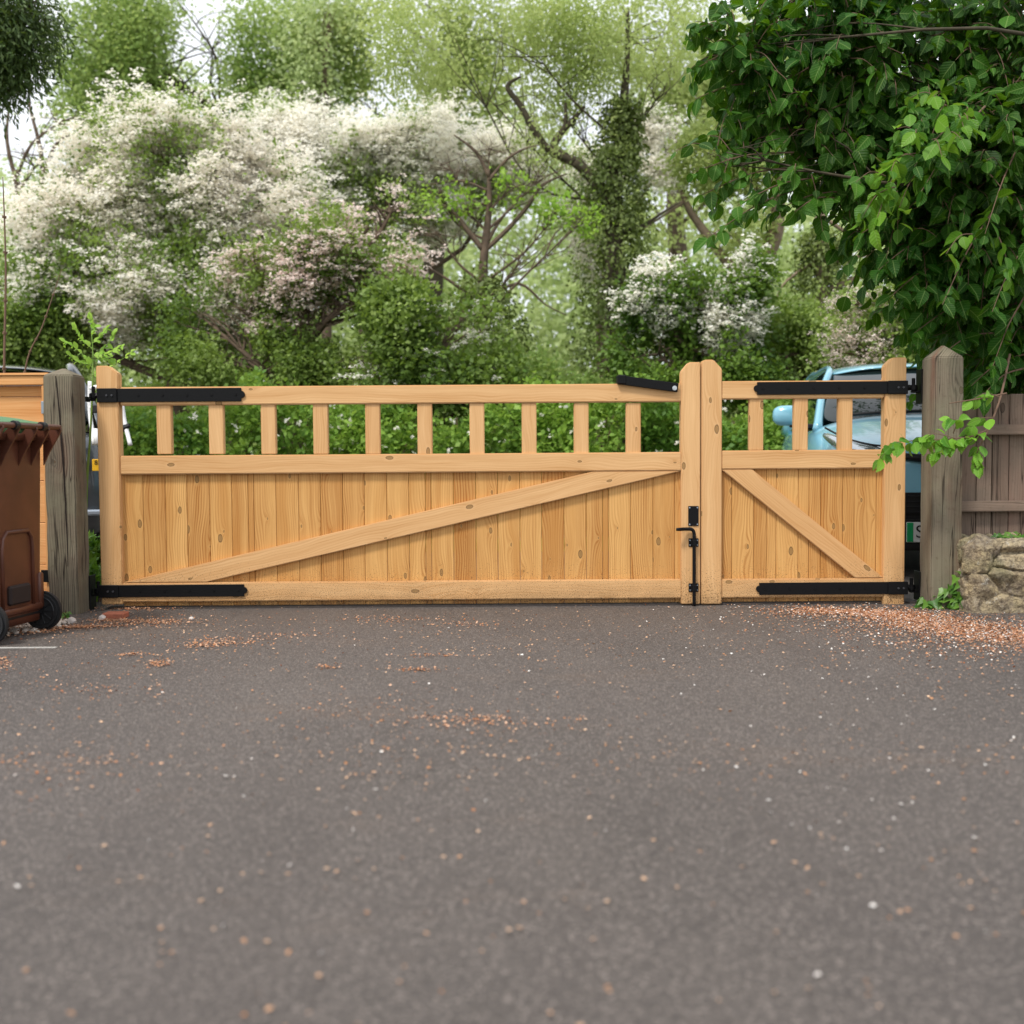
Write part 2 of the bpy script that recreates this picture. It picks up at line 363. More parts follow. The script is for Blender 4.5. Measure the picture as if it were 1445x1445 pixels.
# ------------------------------------------------------------------ leaves
def basis(d, up):
    d = d / np.linalg.norm(d, axis=1, keepdims=True)
    s = np.cross(d, up); s /= np.linalg.norm(s, axis=1, keepdims=True) + 1e-9
    n = np.cross(s, d); return d, s, n
SH = {
 'quad': (np.array([(0, 0, 0), (.45, .36, .05), (1, 0, 0), (.45, -.36, .05)]), [(0, 1, 2, 3)]),
 'slim': (np.array([(0, 0, 0), (.45, .14, .02), (1, 0, 0), (.45, -.14, .02)]), [(0, 1, 2, 3)]),
  'lance': (np.array([(0, 0, 0), (.45, .24, .03), (1, 0, 0), (.45, -.24, .03)]), [(0, 1, 2, 3)]),
 'round': (np.array([(0, .0, 0), (.2, .42, .1), (.75, .42, .1), (1, 0, 0), (.75, -.42, .1), (.2, -.42, .1)]), [(0, 1, 2, 3), (0, 3, 4, 5)]),
 'leaf': (np.array([(0, 0, 0), (.08, .17, .03), (.28, .34, .07), (.55, .36, .07), (.8, .2, .03), (1, 0, -.1), (.8, -.22, .03), (.55, -.35, .07), (.28, -.33, .07), (.08, -.18, .03), (.3, 0, 0), (.6, 0, -.005), (.82, 0, -.03)]),
   [(0, 10, 2, 1), (10, 11, 3, 2), (11, 12, 4, 3), (12, 5, 4), (0, 9, 8, 10), (10, 8, 7, 11), (11, 7, 6, 12), (12, 6, 5)]),
 'ivy': (np.array([(0, 0, 0), (-.12, .3, .02), (.12, .52, .06), (.38, .26, .04), (1, 0, 0), (.38, -.26, .04), (.12, -.52, .06), (-.12, -.3, .02)]),
   [(0, 3, 2, 1), (0, 4, 3), (0, 5, 4), (0, 7, 6, 5)]),
}
def leaves(name, P, Dr, size, mat, parent=None, shape='quad', up=None, rnd=None, smooth=False):
    P = np.asarray(P, float); n = len(P)
    tv, tf = SH[shape]; m = len(tv)
    if up is None:
        up = RNG.normal(size=(n, 3)) * .7 + np.array([0, -.25, .9])
    d, s, nn = basis(np.asarray(Dr, float), up)
    size = np.broadcast_to(size, (n,)).reshape(n, 1, 1)
    tv = np.repeat(tv[None], n, 0)
    if shape in ('leaf', 'ivy', 'round'):
        tv[:, :, 1] *= (.72 + .45 * RNG.random(n))[:, None]; tv[:, :, 2] *= (-.6 + 3.2 * RNG.random(n))[:, None]
        tv[:, :, 2] -= (.28 * RNG.random(n))[:, None] * tv[:, :, 0] ** 2
    V = P[:, None, :] + size * (tv[:, :, 0:1] * d[:, None, :] + tv[:, :, 1:2] * s[:, None, :] + tv[:, :, 2:3] * nn[:, None, :])
    V = V.reshape(-1, 3)
    base = (np.arange(n) * m)
    me = bpy.data.meshes.new(name)
    fl = [len(f) for f in tf]; idx = np.concatenate([np.array(f) for f in tf])
    loops = (base[:, None] + idx[None, :]).reshape(-1)
    tot = np.tile(np.array(fl), n); start = np.concatenate([[0], np.cumsum(tot)[:-1]])
    me.vertices.add(len(V)); me.vertices.foreach_set('co', V.astype(np.float32).ravel())
    me.loops.add(len(loops)); me.loops.foreach_set('vertex_index', loops.astype(np.int32))
    me.polygons.add(len(tot)); me.polygons.foreach_set('loop_start', start.astype(np.int32)); me.polygons.foreach_set('loop_total', tot.astype(np.int32))
    if rnd is None: rnd = RNG.random(n)
    a = me.attributes.new('rnd', 'FLOAT', 'POINT'); a.data.foreach_set('value', np.repeat(rnd, m).astype(np.float32))
    if shape == 'leaf':
        l = me.attributes.new('luv', 'FLOAT_VECTOR', 'POINT'); l.data.foreach_set('vector', tv.astype(np.float32).ravel())
    if smooth: me.polygons.foreach_set('use_smooth', np.ones(len(tot), bool))
    me.update(calc_edges=True); me.validate()
    return link(name, me, mat, parent)

def E(px, py, Y, rx, ry, rd=None):
    """ellipsoid given by its pixel centre and pixel radii at depth Y"""
    c = W(px, py, Y); k = Y / F
    return (np.array(c), np.array([rx * k, (rd if rd else .8 * math.sqrt(rx * ry) * k), ry * k]))
def gapnoise(p, f):
    return (np.sin(p[:, 0] * f + 1.3 * np.sin(p[:, 2] * f * .7)) + np.sin(p[:, 2] * f * 1.1 + 1.7 * np.sin(p[:, 1] * f * .8)) + np.sin(p[:, 1] * f * .9 + 1.1 * np.sin(p[:, 0] * f * 1.3))) / 3
def sample(ells, n, shell=.55, gap=None, gf=3.0):
    """twig bases in the ellipsoids, denser towards the outside"""
    vol = np.array([np.prod(e[1]) ** .75 for e in ells]); k = RNG.choice(len(ells), size=int(n * 2.2), p=vol / vol.sum())
    d = RNG.normal(size=(len(k), 3)); d /= np.linalg.norm(d, axis=1, keepdims=True)
    r = RNG.random(len(k)) ** (1 / 3) * (1 - shell) + shell * (RNG.random(len(k)) ** .25)
    r *= 1 + .15 * RNG.normal(size=len(k))
    c = np.array([e[0] for e in ells])[k]; rr = np.array([e[1] for e in ells])[k]
    p = c + d * rr * r[:, None]; o = d
    if gap is not None:
        keep = gapnoise(p, gf) + .25 * gapnoise(p, gf * 3.1) + .15 * RNG.normal(size=len(p)) > gap; p, o = p[keep], o[keep]
    m = p[:, 2] > .08; p, o = p[m], o[m]
    return p[:int(n)], o[:int(n)]
def twig_leaves(p, o, per, length, scat, droop=.0):
    """leaves along a short twig from each base"""
    n = len(p); td = o * .7 + RNG.normal(size=(n, 3)) * .5 + np.array([0, 0, .25 - droop]); td /= np.linalg.norm(td, axis=1, keepdims=True)
    t = RNG.random((n, per)) * length
    P = p[:, None] + td[:, None] * t[..., None] + RNG.normal(size=(n, per, 3)) * scat
    Dd = td[:, None] * .8 + RNG.normal(size=(n, per, 3)) * .6 + np.array([0, 0, -.35 * (.5 + droop)])
    return P.reshape(-1, 3), Dd.reshape(-1, 3), np.repeat(RNG.random(n), per) * .55 + RNG.random(n * per) * .45
def foliage(name, ells, n, per, size, mat, parent, shape='quad', shell=.55, gap=None, gf=3.0, length=.25, scat=.06, droop=0.0, up=None):
    p, o = sample(ells, n, shell, gap, gf); P, Dd, r = twig_leaves(p, o, per, length, scat, droop)
    return leaves(name, P, Dd, size * (.7 + .6 * RNG.random(len(P))), mat, parent, shape, rnd=r)
def blossoms(name, ells, n, mat, parent, csize=.05, per=9, psize=.028, shell=.75, gap=None, gf=3.0):
    p, o = sample([(c, r_ * 1.05) for c, r_ in ells], n, shell, gap, gf)
    # flowers sit in flat-topped clusters strung along each spray
    n0 = len(p); sub = 6
    sd_ = o + RNG.normal(size=(n0, 3)) * .6; sd_[:, 2] = sd_[:, 2] * .45 - .1; sd_ /= np.linalg.norm(sd_, axis=1, keepdims=True)
    q = (p[:, None] + sd_[:, None] * ((np.arange(sub) - 2) * csize * 1.5)[None, :, None] + RNG.normal(size=(n0, sub, 3)) * csize * np.array([.7, .7, .4])).reshape(-1, 3)
    m = len(q); dv = RNG.normal(size=(m, per, 3)) * np.array([1, 1, .4]) * csize * (.35 + .55 * RNG.random((m, 1, 1)))
    P = (q[:, None] + dv).reshape(-1, 3)
    Dd = RNG.normal(size=P.shape) * np.array([1, 1, .3])
    up = RNG.normal(size=P.shape) * .4 + np.array([0, -.35, 1.0])
    return leaves(name, P, Dd, psize * (.7 + .6 * RNG.random(len(P))), mat, parent, 'round', up=up)

def limbs(mb, trunk, rads, ells, nsub=9, r0=.05, k=3, att=.9):
    """trunk polyline plus a limb into every crown ellipsoid and branches inside it"""
    pts, rr = smooth_pts(trunk, rads, 5); tube(mb, pts, rr, 10, .25)
    n = len(pts)
    for c, rad in ells:
        c = Vector(c); cand = [(abs(c.z - p.z - att * math.hypot(p.x - c.x, p.y - c.y) - .3 * rad[2]), i) for i, p in enumerate(pts) if i > n * .2] or [(0, n - 1)]
        i = min(cand)[1]; a = pts[i]; ra = min(r0, rr[i] * .7)
        mid = a.lerp(c, .5) + Vector(RNG.normal(size=3)) * (c - a).length * .08 + Vector((0, 0, -.06 * (c - a).length))
        lp, lr = smooth_pts([a, mid, c], [ra, ra * .7, ra * .22], 4); tube(mb, lp, lr, 7, .2)
        for j in range(nsub):
            d = Vector(RNG.normal(size=3)).normalized(); d.z = abs(d.z) * .8 - .15
            e = c + Vector((d.x * rad[0], d.y * rad[1], d.z * rad[2])) * random.uniform(.6, 1.0)
            s = lp[random.randrange(len(lp) // 2, len(lp))]
            m2 = s.lerp(e, .5) + Vector(RNG.normal(size=3)) * .1 * (e - s).length
            bp, br = smooth_pts([s, m2, e], [ra * .4, ra * .25, ra * .08], 3); tube(mb, bp, br, 5)
            for q in range(k):
                s2 = bp[random.randrange(2, len(bp))]; e2 = s2 + (d + Vector(RNG.normal(size=3)) * .8) * .25 * (e - s).length
                tube(mb, [s2, s2.lerp(e2, .5) + Vector(RNG.normal(size=3)) * .02, e2], [ra * .12, ra * .09, ra * .04], 4)
def PW(lst, Y):   # list of (px, py[, dY])
    return [W(p[0], p[1], Y + (p[2] if len(p) > 2 else 0)) for p in lst]
def tree(name, label, cat, Y, trunk, rads, ells, bark='bark', group=None, nsub=9, r0=.05, extra=()):
    pts = PW(trunk, Y); base = pts[0].copy(); base.z = -.05; pts = [base] + pts
    t = thing(name, label, cat, (base.x, base.y, 0), 0, group)
    mb = MB(); limbs(mb, pts, [rads[0] * 1.15] + list(rads), ells, nsub, r0)
    for ex, er in extra:
        ep, err = smooth_pts(PW(ex, Y), er, 4); tube(mb, ep, err, 7, .25)
    mb.build('trunk', M[bark], t, True)
    return t

# ================================================================== SETTING
def sheet(name, x0, x1, y0, y1, z, mat):
    me = bpy.data.meshes.new(name); me.from_pydata([(x0, y0, z), (x1, y0, z), (x1, y1, z), (x0, y1, z)], [], [(0, 1, 2, 3)])
    return tag(link(name, me, mat), kind='structure')
sheet('ground', -400, 400, -60, 700, -.008, M['ground'])
sheet('driveway', -3.6, 4.4, -12, 10.2, 0, M['asphalt'])
sheet('road', -60, 60, 10.9, 16.0, -.004, M['road'])
mb = MB(); mb.bm(box(W(150, 857, 6.5).x, W(1300, 857, 6.5).x, 6.52, 6.68, -.05, .012, .006)); tag(mb.build('threshold_strip', M['seal']), kind='structure')

def ground_clip(P):  # keep litter off the wall, the bin and the posts
    return P

# ================================================================== GATE
YF = D
def polyW(pts, Y=YF): return [(W(x, y, Y).x, W(x, y, Y).z) for x, y in pts]
def wood(name, poly, y0, y1, axis, mat, parent, bev=.004, seg=2):
    mb = MB(); mb.bm(prism(poly, y0, y1, bev, seg), axis); return mb.build(name, M[mat], parent)
def rpoly(x0, y0, x1, y1, Y=YF):
    a, b, c, d = rect(x0, y0, x1, y1, Y); return [(a, c), (b, c), (b, d), (a, d)]
def stile(x0, x1, ytop, ybot, cl, cr_, parent):
    a, b, c, d = rect(x0, ytop, x1, ybot, YF); s = YF / F
    poly = [(a, c), (b, c)]
    if cr_: poly += [(b, d - cr_[1] * s), (b - cr_[0] * s, d)]
    else: poly += [(b, d)]
    if cl: poly += [(a + cl[0] * s, d), (a, d - cl[1] * s)]
    else: poly += [(a, d)]
    wood('stile', poly, YF - .003, YF + .07, (0, 0, 1), 'rail', parent, .005)
    return a, b, c, d
def hrail(x0, x1, ytop, ybot, parent, th=.07, y=YF):
    a, b, c, d = rect(x0, ytop, x1, ybot, YF)
    wood('rail', [(a, c), (b, c), (b, d), (a, d)], y, y + th, (1, 0, 0), 'rail', parent, .006)
    return a, b, c, d
def boards(x0, x1, z0, z1, widths, parent):
    mb = MB(); x = x0; i = 0
    while x < x1 - .01:
        wd = min(widths[i % len(widths)], x1 - x)
        mb.bm(prism([(x + .0008, z0), (x + wd - .0008, z0), (x + wd - .0008, z1), (x + .0008, z1)], YF + .031 + random.uniform(0, .0012), YF + .05, .0035), (0, 0, 1))
        x += wd; i += 1
    return mb.build('board_panel', M['board'], parent)
def strap(x0, x1, y0, y1, nub, parent, bolts):
    """flat black hinge strap with its nub on the side 'nub'"""
    a, b, c, d = rect(x0, y0, x1, y1, YF); h = d - c; m = (c + d) / 2; q = h * .27
    arc = [(math.cos(t), math.sin(t)) for t in np.linspace(-math.pi / 2, math.pi / 2, 7)]
    if nub > 0: poly = [(a, c), (b, c)] + [(b + q * u, m + q * v) for u, v in arc] + [(b, d), (a, d)]
    else: poly = [(a, c), (b, c), (b, d), (a, d)] + [(a - q * u, m - q * v) for u, v in arc]
    s = MB(); s.bm(prism(poly, YF - .0105, YF - .003, .0015))
    # folded cup round the end of the stile
    e0, e1 = (a - .004, a + .11) if nub > 0 else (b - .11, b + .004)
    s.bm(box(e0, e1, YF - .020, YF - .0095, c - .002, d + .002, .003))
    o = s.build('hinge_strap', M['black'], parent)
    n = 5
    for i in range(n):
        x = a + (b - a) * (.28 + .68 * i / (n - 1)) if nub > 0 else b - (b - a) * (.28 + .68 * i / (n - 1))
        bl = MB(); bl.bm(cyl((x, YF - .0125, m), (0, 1, 0), .007, .005, 10, .001)); bl.build('bolt_head', M['black'], o)
    cup = MB(); xc = (e0 + e1) / 2
    cup.bm(cyl((xc, YF - .022, m), (0, 1, 0), .006, .008, 6)); cup.bm(cyl((xc + .03, YF - .022, m), (0, 1, 0), .006, .008, 6))
    cup.build('bolt_head', M['worn'], o)
    return a, b, c, d, o
def eye(xg, xp, z, parent, down=1):
    """threaded eye bolt from the strap end to the pin on the post"""
    s = MB(); sg = 1 if xp > xg else -1; y = YF + .02
    tube(s, [(xg - sg * .01, y, z), (xp - sg * .02, y, z)], .0095, 10)
    s.bm(cyl((xg + sg * .018, y, z), (1, 0, 0), .019, .014, 6)); s.bm(cyl((xg + sg * .05, y, z), (1, 0, 0), .016, .01, 6))
    bm = cyl((xp, y, z), (0, 0, 1), .024, .03, 16, .004); s.bm(bm)
    return s.build('eye_bolt', M['black'], parent, False)

g1 = thing('wooden_gate', 'wide golden pine gate leaf with ten pickets, a long rising brace and black drop bolt', 'gate', (W(154, 853, YF).x, YF, 0))
stile(139.5, 170, 516, 853, None, (14, 11), g1)
stile(961, 988.2, 511, 852.5, (11, 13), None, g1)
hrail(169.2, 962, 543.5, 569.5, g1)
_, _, mz0, _ = hrail(169.2, 962, 640.5, 667, g1, .028)
_, _, bz0, bz1 = hrail(169.2, 962, 820, 847, g1, .028)
for i in range(10):
    xc = 230.5 + 73.75 * i
    a, b, c, d = rect(xc - 10.5, 569, xc + 10.5, 641, YF)
    wood('picket', [(a, c - .0), (b, c - .0), (b, d + .002), (a, d + .002)], YF + .012, YF + .055, (0, 0, 1), 'rail', g1, .004)
bx0, bx1 = W(169.2, 740, YF).x, W(962, 740, YF).x
boards(bx0, bx1, bz0 - .028, mz0 + .05, [.127, .1285, .126, .13, .1285, .095, .0335, .1285, .13], g1)
wood('diagonal_brace', [(bx0 + .002, bz1 + .0015), (W(291, 820, YF).x, bz1 + .0015), (bx1 - .002, mz0 - .0015), (W(836, 667, YF).x, mz0 - .0015)], YF + .002, YF + .03, (1, 0, .23), 'rail', g1, .004)
a, b, c, d, st_top = strap(139, 341, 548, 567, 1, g1, 5); hl_t = (a, (c + d) / 2)
a, b, c, d, st_bot = strap(141, 345, 825, 842, 1, g1, 5); hl_b = (a, (c + d) / 2)
# backing rail behind the pickets so the leaf has a frame on its far side
# latch plate
pl = MB(); a, b, c, d = rect(971, 714, 985.5, 742, YF); pl.bm(box(a, b, YF - .009, YF - .003, c, d, .0015)); lp = pl.build('latch_plate', M['black'], g1)
for u in (.12, .88):
    for v in (.08, .92):
        q = MB(); q.bm(cyl((a + (b - a) * u, YF - .0105, c + (d - c) * v), (0, 1, 0), .0045, .004, 8)); q.build('screw', M['galv'], lp)
# drop bolt
db = MB(); xr = W(978.5, 790, YF).x; yr = YF - .026; zt = W(978.5, 746, YF).z; xh = W(952, 745, YF).x
pts, rr = smooth_pts([(xh, yr - .03, zt), (xh + .02, yr - .03, zt), (xr - .05, yr - .006, zt), (xr - .012, yr, zt - .004), (xr, yr, zt - .03), (xr, yr, zt - .08), (xr, yr, -.02)], [.008, .010] + [.010] * 5, 6)
tube(db, pts, rr, 12); dbo = db.build('drop_bolt', M['black'], g1, True)
for yy in (765.5, 829):
    a, b, c, d = rect(971.5, yy - 6, 985.5, yy + 6, YF); q = MB()
    q.bm(box(a, b, YF - .008, YF - .003, c, d, .0012)); q.bm(box(xr - .016, xr + .016, YF - .04, YF - .007, c + .002, d - .002, .008, 3))
    k_ = q.build('bolt_guide', M['black'], dbo)
    for u in (.13, .87):
        for v in (.22, .78):
            s_ = MB(); s_.bm(cyl((a + (b - a) * u, YF - .0095, c + (d - c) * v), (0, 1, 0), .0038, .004, 8)); s_.build('screw', M['galv'], dbo)
# throw-over bar resting on the top rail
tb = MB(); p0 = W(876, 536.5, YF); p1 = W(956, 547.5, YF); dx = (p1 - p0); L = dx.length; ang = math.atan2(dx.z, dx.x)
bm = box(-.01, L, -.012, .0, -.026, .026, .003)
bmesh.ops.transform(bm, matrix=Matrix.Translation((p0.x, YF - .014, p0.z)) @ Matrix.Rotation(-ang, 4, 'Y'), verts=bm.verts); tb.bm(bm)
bm = box(-.022, .03, -.016, .075, -.03, .022, .005)
bmesh.ops.transform(bm, matrix=Matrix.Translation((p0.x, YF - .014, p0.z + .006)) @ Matrix.Rotation(-ang - .15, 4, 'Y'), verts=bm.verts); tb.bm(bm)
tbo = tb.build('throw_over_bar', M['black'], g1)
q = MB(); pb = W(951, 548, YF); q.bm(cyl((pb.x, YF - .03, pb.z), (0, 1, 0), .0135, .008, 14, .003)); q.bm(cyl((pb.x, YF - .02, pb.z), (0, 1, 0), .006, .034, 8)); q.build('bolt_head', M['bolt'], tbo)

g2 = thing('wooden_gate', 'narrow golden pine gate leaf with three pickets and a short falling brace', 'gate', (W(1263, 853, YF).x, YF, 0))
stile(989.8, 1018.5, 507.5, 852.5, (4, 3), (12, 13), g2)
stile(1247.5, 1277.5, 504.5, 854, (11, 11), None, g2)
hrail(1018, 1248, 537, 562.5, g2)
_, _, mz0, _ = hrail(1018, 1248, 635, 661.5, g2, .028)
_, _, bz0, bz1 = hrail(1018, 1248, 816.5, 843, g2, .028)
for xc in (1068, 1131, 1194):
    a, b, c, d = rect(xc - 10, 562, xc + 10, 635.5, YF)
    wood('picket', [(a, c), (b, c), (b, d + .002), (a, d + .002)], YF + .012, YF + .055, (0, 0, 1), 'rail', g2, .004)
cx0, cx1 = W(1018, 740, YF).x, W(1248, 740, YF).x
boards(cx0, cx1, bz0 - .028, mz0 + .05, [.066, .128, .074, .056, .128, .062, .068, .128], g2)
wood('diagonal_brace', [(cx0 + .002, mz0 - .0015), (W(1207, 816, YF).x, bz1 + .0015), (cx1 - .002, bz1 + .0015), (W(1062, 662, YF).x, mz0 - .0015)], YF + .002, YF + .03, (1, 0, -.82), 'rail', g2, .004)
a, b, c, d, _ = strap(1068, 1279, 538.5, 556.5, -1, g2, 5); hr_t = (b, (c + d) / 2)
a, b, c, d, _ = strap(1071, 1279, 821.5, 838.5, -1, g2, 5); hr_b = (b, (c + d) / 2)

# ================================================================== GATE POSTS
def gate_post(x0, x1, y, depth, zsh, zpk, label, seed):
    random.seed(seed)
    t = thing('gate_post', label, 'post', ((x0 + x1) / 2, y + depth / 2, 0))
    bm = bmesh.new(); n = 14
    xm = (x0 + x1) / 2; ym = y + depth / 2
    rings = []
    for i in range(n + 1):
        z = -.06 + (zsh + .06) * i / n
        rings.append([bm.verts.new((cx + random.uniform(-.0025, .0025), cy + random.uniform(-.0025, .0025), z)) for cx, cy in ((x0, y), (x1, y), (x1, y + depth), (x0, y + depth))])
    for i in range(n):
        for k in range(4): bm.faces.new((rings[i][k], rings[i][(k + 1) % 4], rings[i + 1][(k + 1) % 4], rings[i + 1][k]))
    pk = bm.verts.new((xm, ym, zpk))
    for k in range(4): bm.faces.new((rings[-1][k], rings[-1][(k + 1) % 4], pk))
    bmesh.ops.recalc_face_normals(bm, faces=bm.faces)
    es = [e for e in bm.edges if abs(e.verts[0].co.z - e.verts[1].co.z) > .02 or e.verts[0].co.z > zsh - .001]
    bmesh.ops.bevel(bm, geom=[e for e in es if len(e.link_faces) == 2 and e.calc_face_angle(0) > .3], offset=.006, segments=2, affect='EDGES')
    bm.verts.index_update(); mb = MB(); mb.bm(bm, (0, 0, 1)); mb.build('shaft', M['post'], t)
    return t
YP = 6.32
lx0, lx1 = W(64.5, 700, YP).x, W(107, 700, YP).x
gp1 = gate_post(lx0, lx1, YP, .175, W(86, 529, YP).z, W(97, 519, YP + .09).z, 'split weathered grey gate post beside the brown wheelie bin', 11)
rx0, rx1 = W(1315, 700, YP).x, W(1358, 700, YP).x
gp2 = gate_post(rx0, rx1, YP, .175, W(1336, 503.5, YP).z, W(1328, 486, YP + .09).z, 'tall weathered grey gate post between the narrow gate leaf and the plank fence', 12)
# the split in the left post: a flat dark strip on the face, its shade put into the colour
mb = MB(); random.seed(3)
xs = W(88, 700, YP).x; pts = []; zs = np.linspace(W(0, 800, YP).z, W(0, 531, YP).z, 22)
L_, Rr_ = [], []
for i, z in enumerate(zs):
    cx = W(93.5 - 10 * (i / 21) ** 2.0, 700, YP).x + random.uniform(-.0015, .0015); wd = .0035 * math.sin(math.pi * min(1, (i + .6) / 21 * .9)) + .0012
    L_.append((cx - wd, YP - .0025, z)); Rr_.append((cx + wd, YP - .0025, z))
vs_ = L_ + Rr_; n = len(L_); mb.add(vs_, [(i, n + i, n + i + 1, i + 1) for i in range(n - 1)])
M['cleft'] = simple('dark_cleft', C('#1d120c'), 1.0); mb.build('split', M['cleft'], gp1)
def pin_plate(post, x, z0, z1, zp, side, hw=.045):
    s = MB(); yc = YF + .02
    s.bm(box(min(x, x + side * .008), max(x, x + side * .008), yc - hw, yc + hw, z0, z1, .002))
    s.bm(box(min(x, x + side * .05), max(x, x + side * .05), yc - .014, yc + .014, zp - .03, zp - .016, .003))
    s.bm(cyl((x + side * .038, yc, zp + .012), (0, 0, 1), .010, .085, 12, .002))
    s.build('hinge_pin', M['black'], post)
xpl = lx1 + .001; xpr = rx0 - .001
YPs = YP
pin_plate(gp1, xpl, hl_t[1] - .035, hl_t[1] - .005, hl_t[1], 1, .03); eye(hl_t[0], xpl + .038, hl_t[1], st_top)
pin_plate(gp1, xpl, .0, W(120, 812, YF).z, hl_b[1], 1); eye(hl_b[0], xpl + .038, hl_b[1], st_bot)
pin_plate(gp2, xpr, W(1305, 570, YF).z, W(1305, 521, YF).z, hr_t[1], -1); eye(hr_t[0], xpr - .038, hr_t[1], g2)
pin_plate(gp2, xpr, .02, W(1305, 806, YF).z, hr_b[1], -1); eye(hr_b[0], xpr - .038, hr_b[1], g2)

# ================================================================== FENCES
random.seed(21)
fz1 = W(30, 531, 6.45).z
lf = thing('fence_panel', 'orange stained timber fence panel behind the brown bin', 'fence', (lx0 - 1, 6.45, 0))
fx1 = lx0 - .002; fx0 = fx1 - 1.83
wood('top_rail', [(fx0, fz1 - .052), (fx1, fz1 - .052), (fx1, fz1), (fx0, fz1)], 6.41, 6.455, (1, 0, 0), 'orange', lf)
wood('capping', [(fx0 - .005, fz1 + .002), (fx1, fz1 + .002), (fx1, fz1 + .016), (fx0 - .005, fz1 + .016)], 6.40, 6.49, (1, 0, 0), 'orange', lf, .002)
for xa in (fx1 - .045, fx0): wood('upright', [(xa, .02), (xa + .045, .02), (xa + .045, fz1 - .054), (xa, fz1 - .054)], 6.412, 6.455, (0, 0, 1), 'orange', lf)
mb = MB(); z = .03
while z < fz1 - .06:
    mb.bm(box(fx0 + .002, fx1 - .002, 6.457 + random.uniform(0, .003), 6.475, z, min(z + .238, fz1 - .055), .003), (1, 0, 0)); z += .24
mb.build('slat_panel', M['orange'], lf)
for yy in (575, 813):
    q = MB(); p = W(61, yy, 6.40); q.bm(box(p.x - .012, lx0 - .0005, 6.398, 6.408, p.z - .035, p.z + .035, .002)); q.build('clip', M['galv'] if yy < 700 else M['black'], lf)

rf = thing('plank_fence', 'weathered brown vertical plank fence behind the stone wall', 'fence', (rx1 + 1, 6.62, 0))
mb = MB(); x = rx1 + .012; i = 0; ztop = W(1400, 557, 6.6).z
while x < rx1 + 2.6:
    wd = random.uniform(.088, .1); mb.bm(box(x + .002, x + wd - .002, 6.60 + random.uniform(0, .008), 6.622, .02, ztop + random.uniform(-.012, .012), .003), (0, 0, 1)); x += wd
mb.build('plank_panel', M['oldboard'], rf)
for ya, yb in ((599, 613.5), (707, 722)):
    a, b, c, d = rect(1358, ya, 1445, yb, 6.55); wood('fence_rail', [(rx1 + .002, c), (rx1 + 2.6, c), (rx1 + 2.6, d), (rx1 + .002, d)], 6.55, 6.598, (1, 0, 0), 'oldboard', rf, .005)

# ================================================================== STONE WALL
random.seed(5)
wl = thing('stone_wall', 'low rubble stone wall end beside the right gate post', 'wall', (3.0, 6.35, 0))
wx0 = W(1368, 800, 6.12).x; wy0, wy1 = 6.10, 6.50; wzt = W(1400, 760, 6.15).z
def stone(mb, c, s, seed, tone):
    bm = bmesh.new(); bmesh.ops.create_cube(bm, size=1.0)
    bmesh.ops.bevel(bm, geom=bm.edges[:], offset=.16, segments=2, affect='EDGES')
    bmesh.ops.subdivide_edges(bm, edges=bm.edges[:], cuts=3, use_grid_fill=True)
    o = Vector((seed * 3.1, seed * 1.7, seed))
    for v in bm.verts:
        q = Vector((v.co.x * s[0], v.co.y * s[1], v.co.z * s[2]))
        nn = Vector((mnoise.noise(q * 9 + o), mnoise.noise(q * 9 + o + Vector((9, 0, 0))), mnoise.noise(q * 9 + o + Vector((0, 9, 0)))))
        n2 = Vector((mnoise.noise(q * 26 + o), mnoise.noise(q * 26 + o + Vector((9, 0, 0))), mnoise.noise(q * 26 + o + Vector((0, 9, 0)))))
        v.co = q + nn * .028 + n2 * .011 + Vector(c)
    bm.verts.index_update(); mb.bm(bm, (1, 0, 0), tone)
seeds = np.column_stack([RNG.uniform(-.1, 2.7, 140), RNG.uniform(-.1, .5, 140), RNG.uniform(-.05, wzt + .05, 140)]); tones = RNG.random(140)
def wall_face(origin, du, dv, nu, nv, nrm):
    u, v = np.meshgrid(np.linspace(0, 1, nu), np.linspace(0, 1, nv)); P = np.array(origin) + u[..., None] * np.array(du) + v[..., None] * np.array(dv)
    q = P - np.array([wx0, wy0, 0]); Q = q.reshape(-1, 3)
    wq = np.array([[mnoise.noise(Vector(x) * 5 + Vector((k_ * 7, 0, 0))) for k_ in range(3)] for x in Q]) * .05
    d_ = np.linalg.norm(((Q + wq)[:, None] - seeds[None]) * np.array([.75, 1, 1.35]), axis=2); i_ = np.argsort(d_, 1); f1 = np.take_along_axis(d_, i_[:, :1], 1)[:, 0]; f2 = np.take_along_axis(d_, i_[:, 1:2], 1)[:, 0]
    e_ = np.clip((f2 - f1) / .03, 0, 1); t_ = tones[i_[:, 0]]
    lowm = np.clip((.14 - Q[:, 2] + .08 * np.sin(Q[:, 0] * 7)) / .1, 0, 1)     # rendered foot
    h = (e_ ** .6 - 1) * .045 * (1 - .75 * lowm) + (t_ - .5) * .045 * (1 - lowm)
    h += np.array([mnoise.fractal(Vector(x) * 11, 1, 2, 5) for x in Q]) * .014
    ef = np.ones(len(Q))
    if nrm[0] == 0: ef = np.minimum(ef, Q[:, 0] / .06)
    if nrm[1] == 0: ef = np.minimum(ef, Q[:, 1] / .06)
    if nrm[2] == 0: ef = np.minimum(ef, (wzt - Q[:, 2]) / .06)
    h = h * np.clip(ef, 0, 1)
    return Q + np.array(nrm) * h[:, None] + np.array([wx0, wy0, 0]), t_, u.shape
sb = MB()
Lw = 2.4
g_u = 190
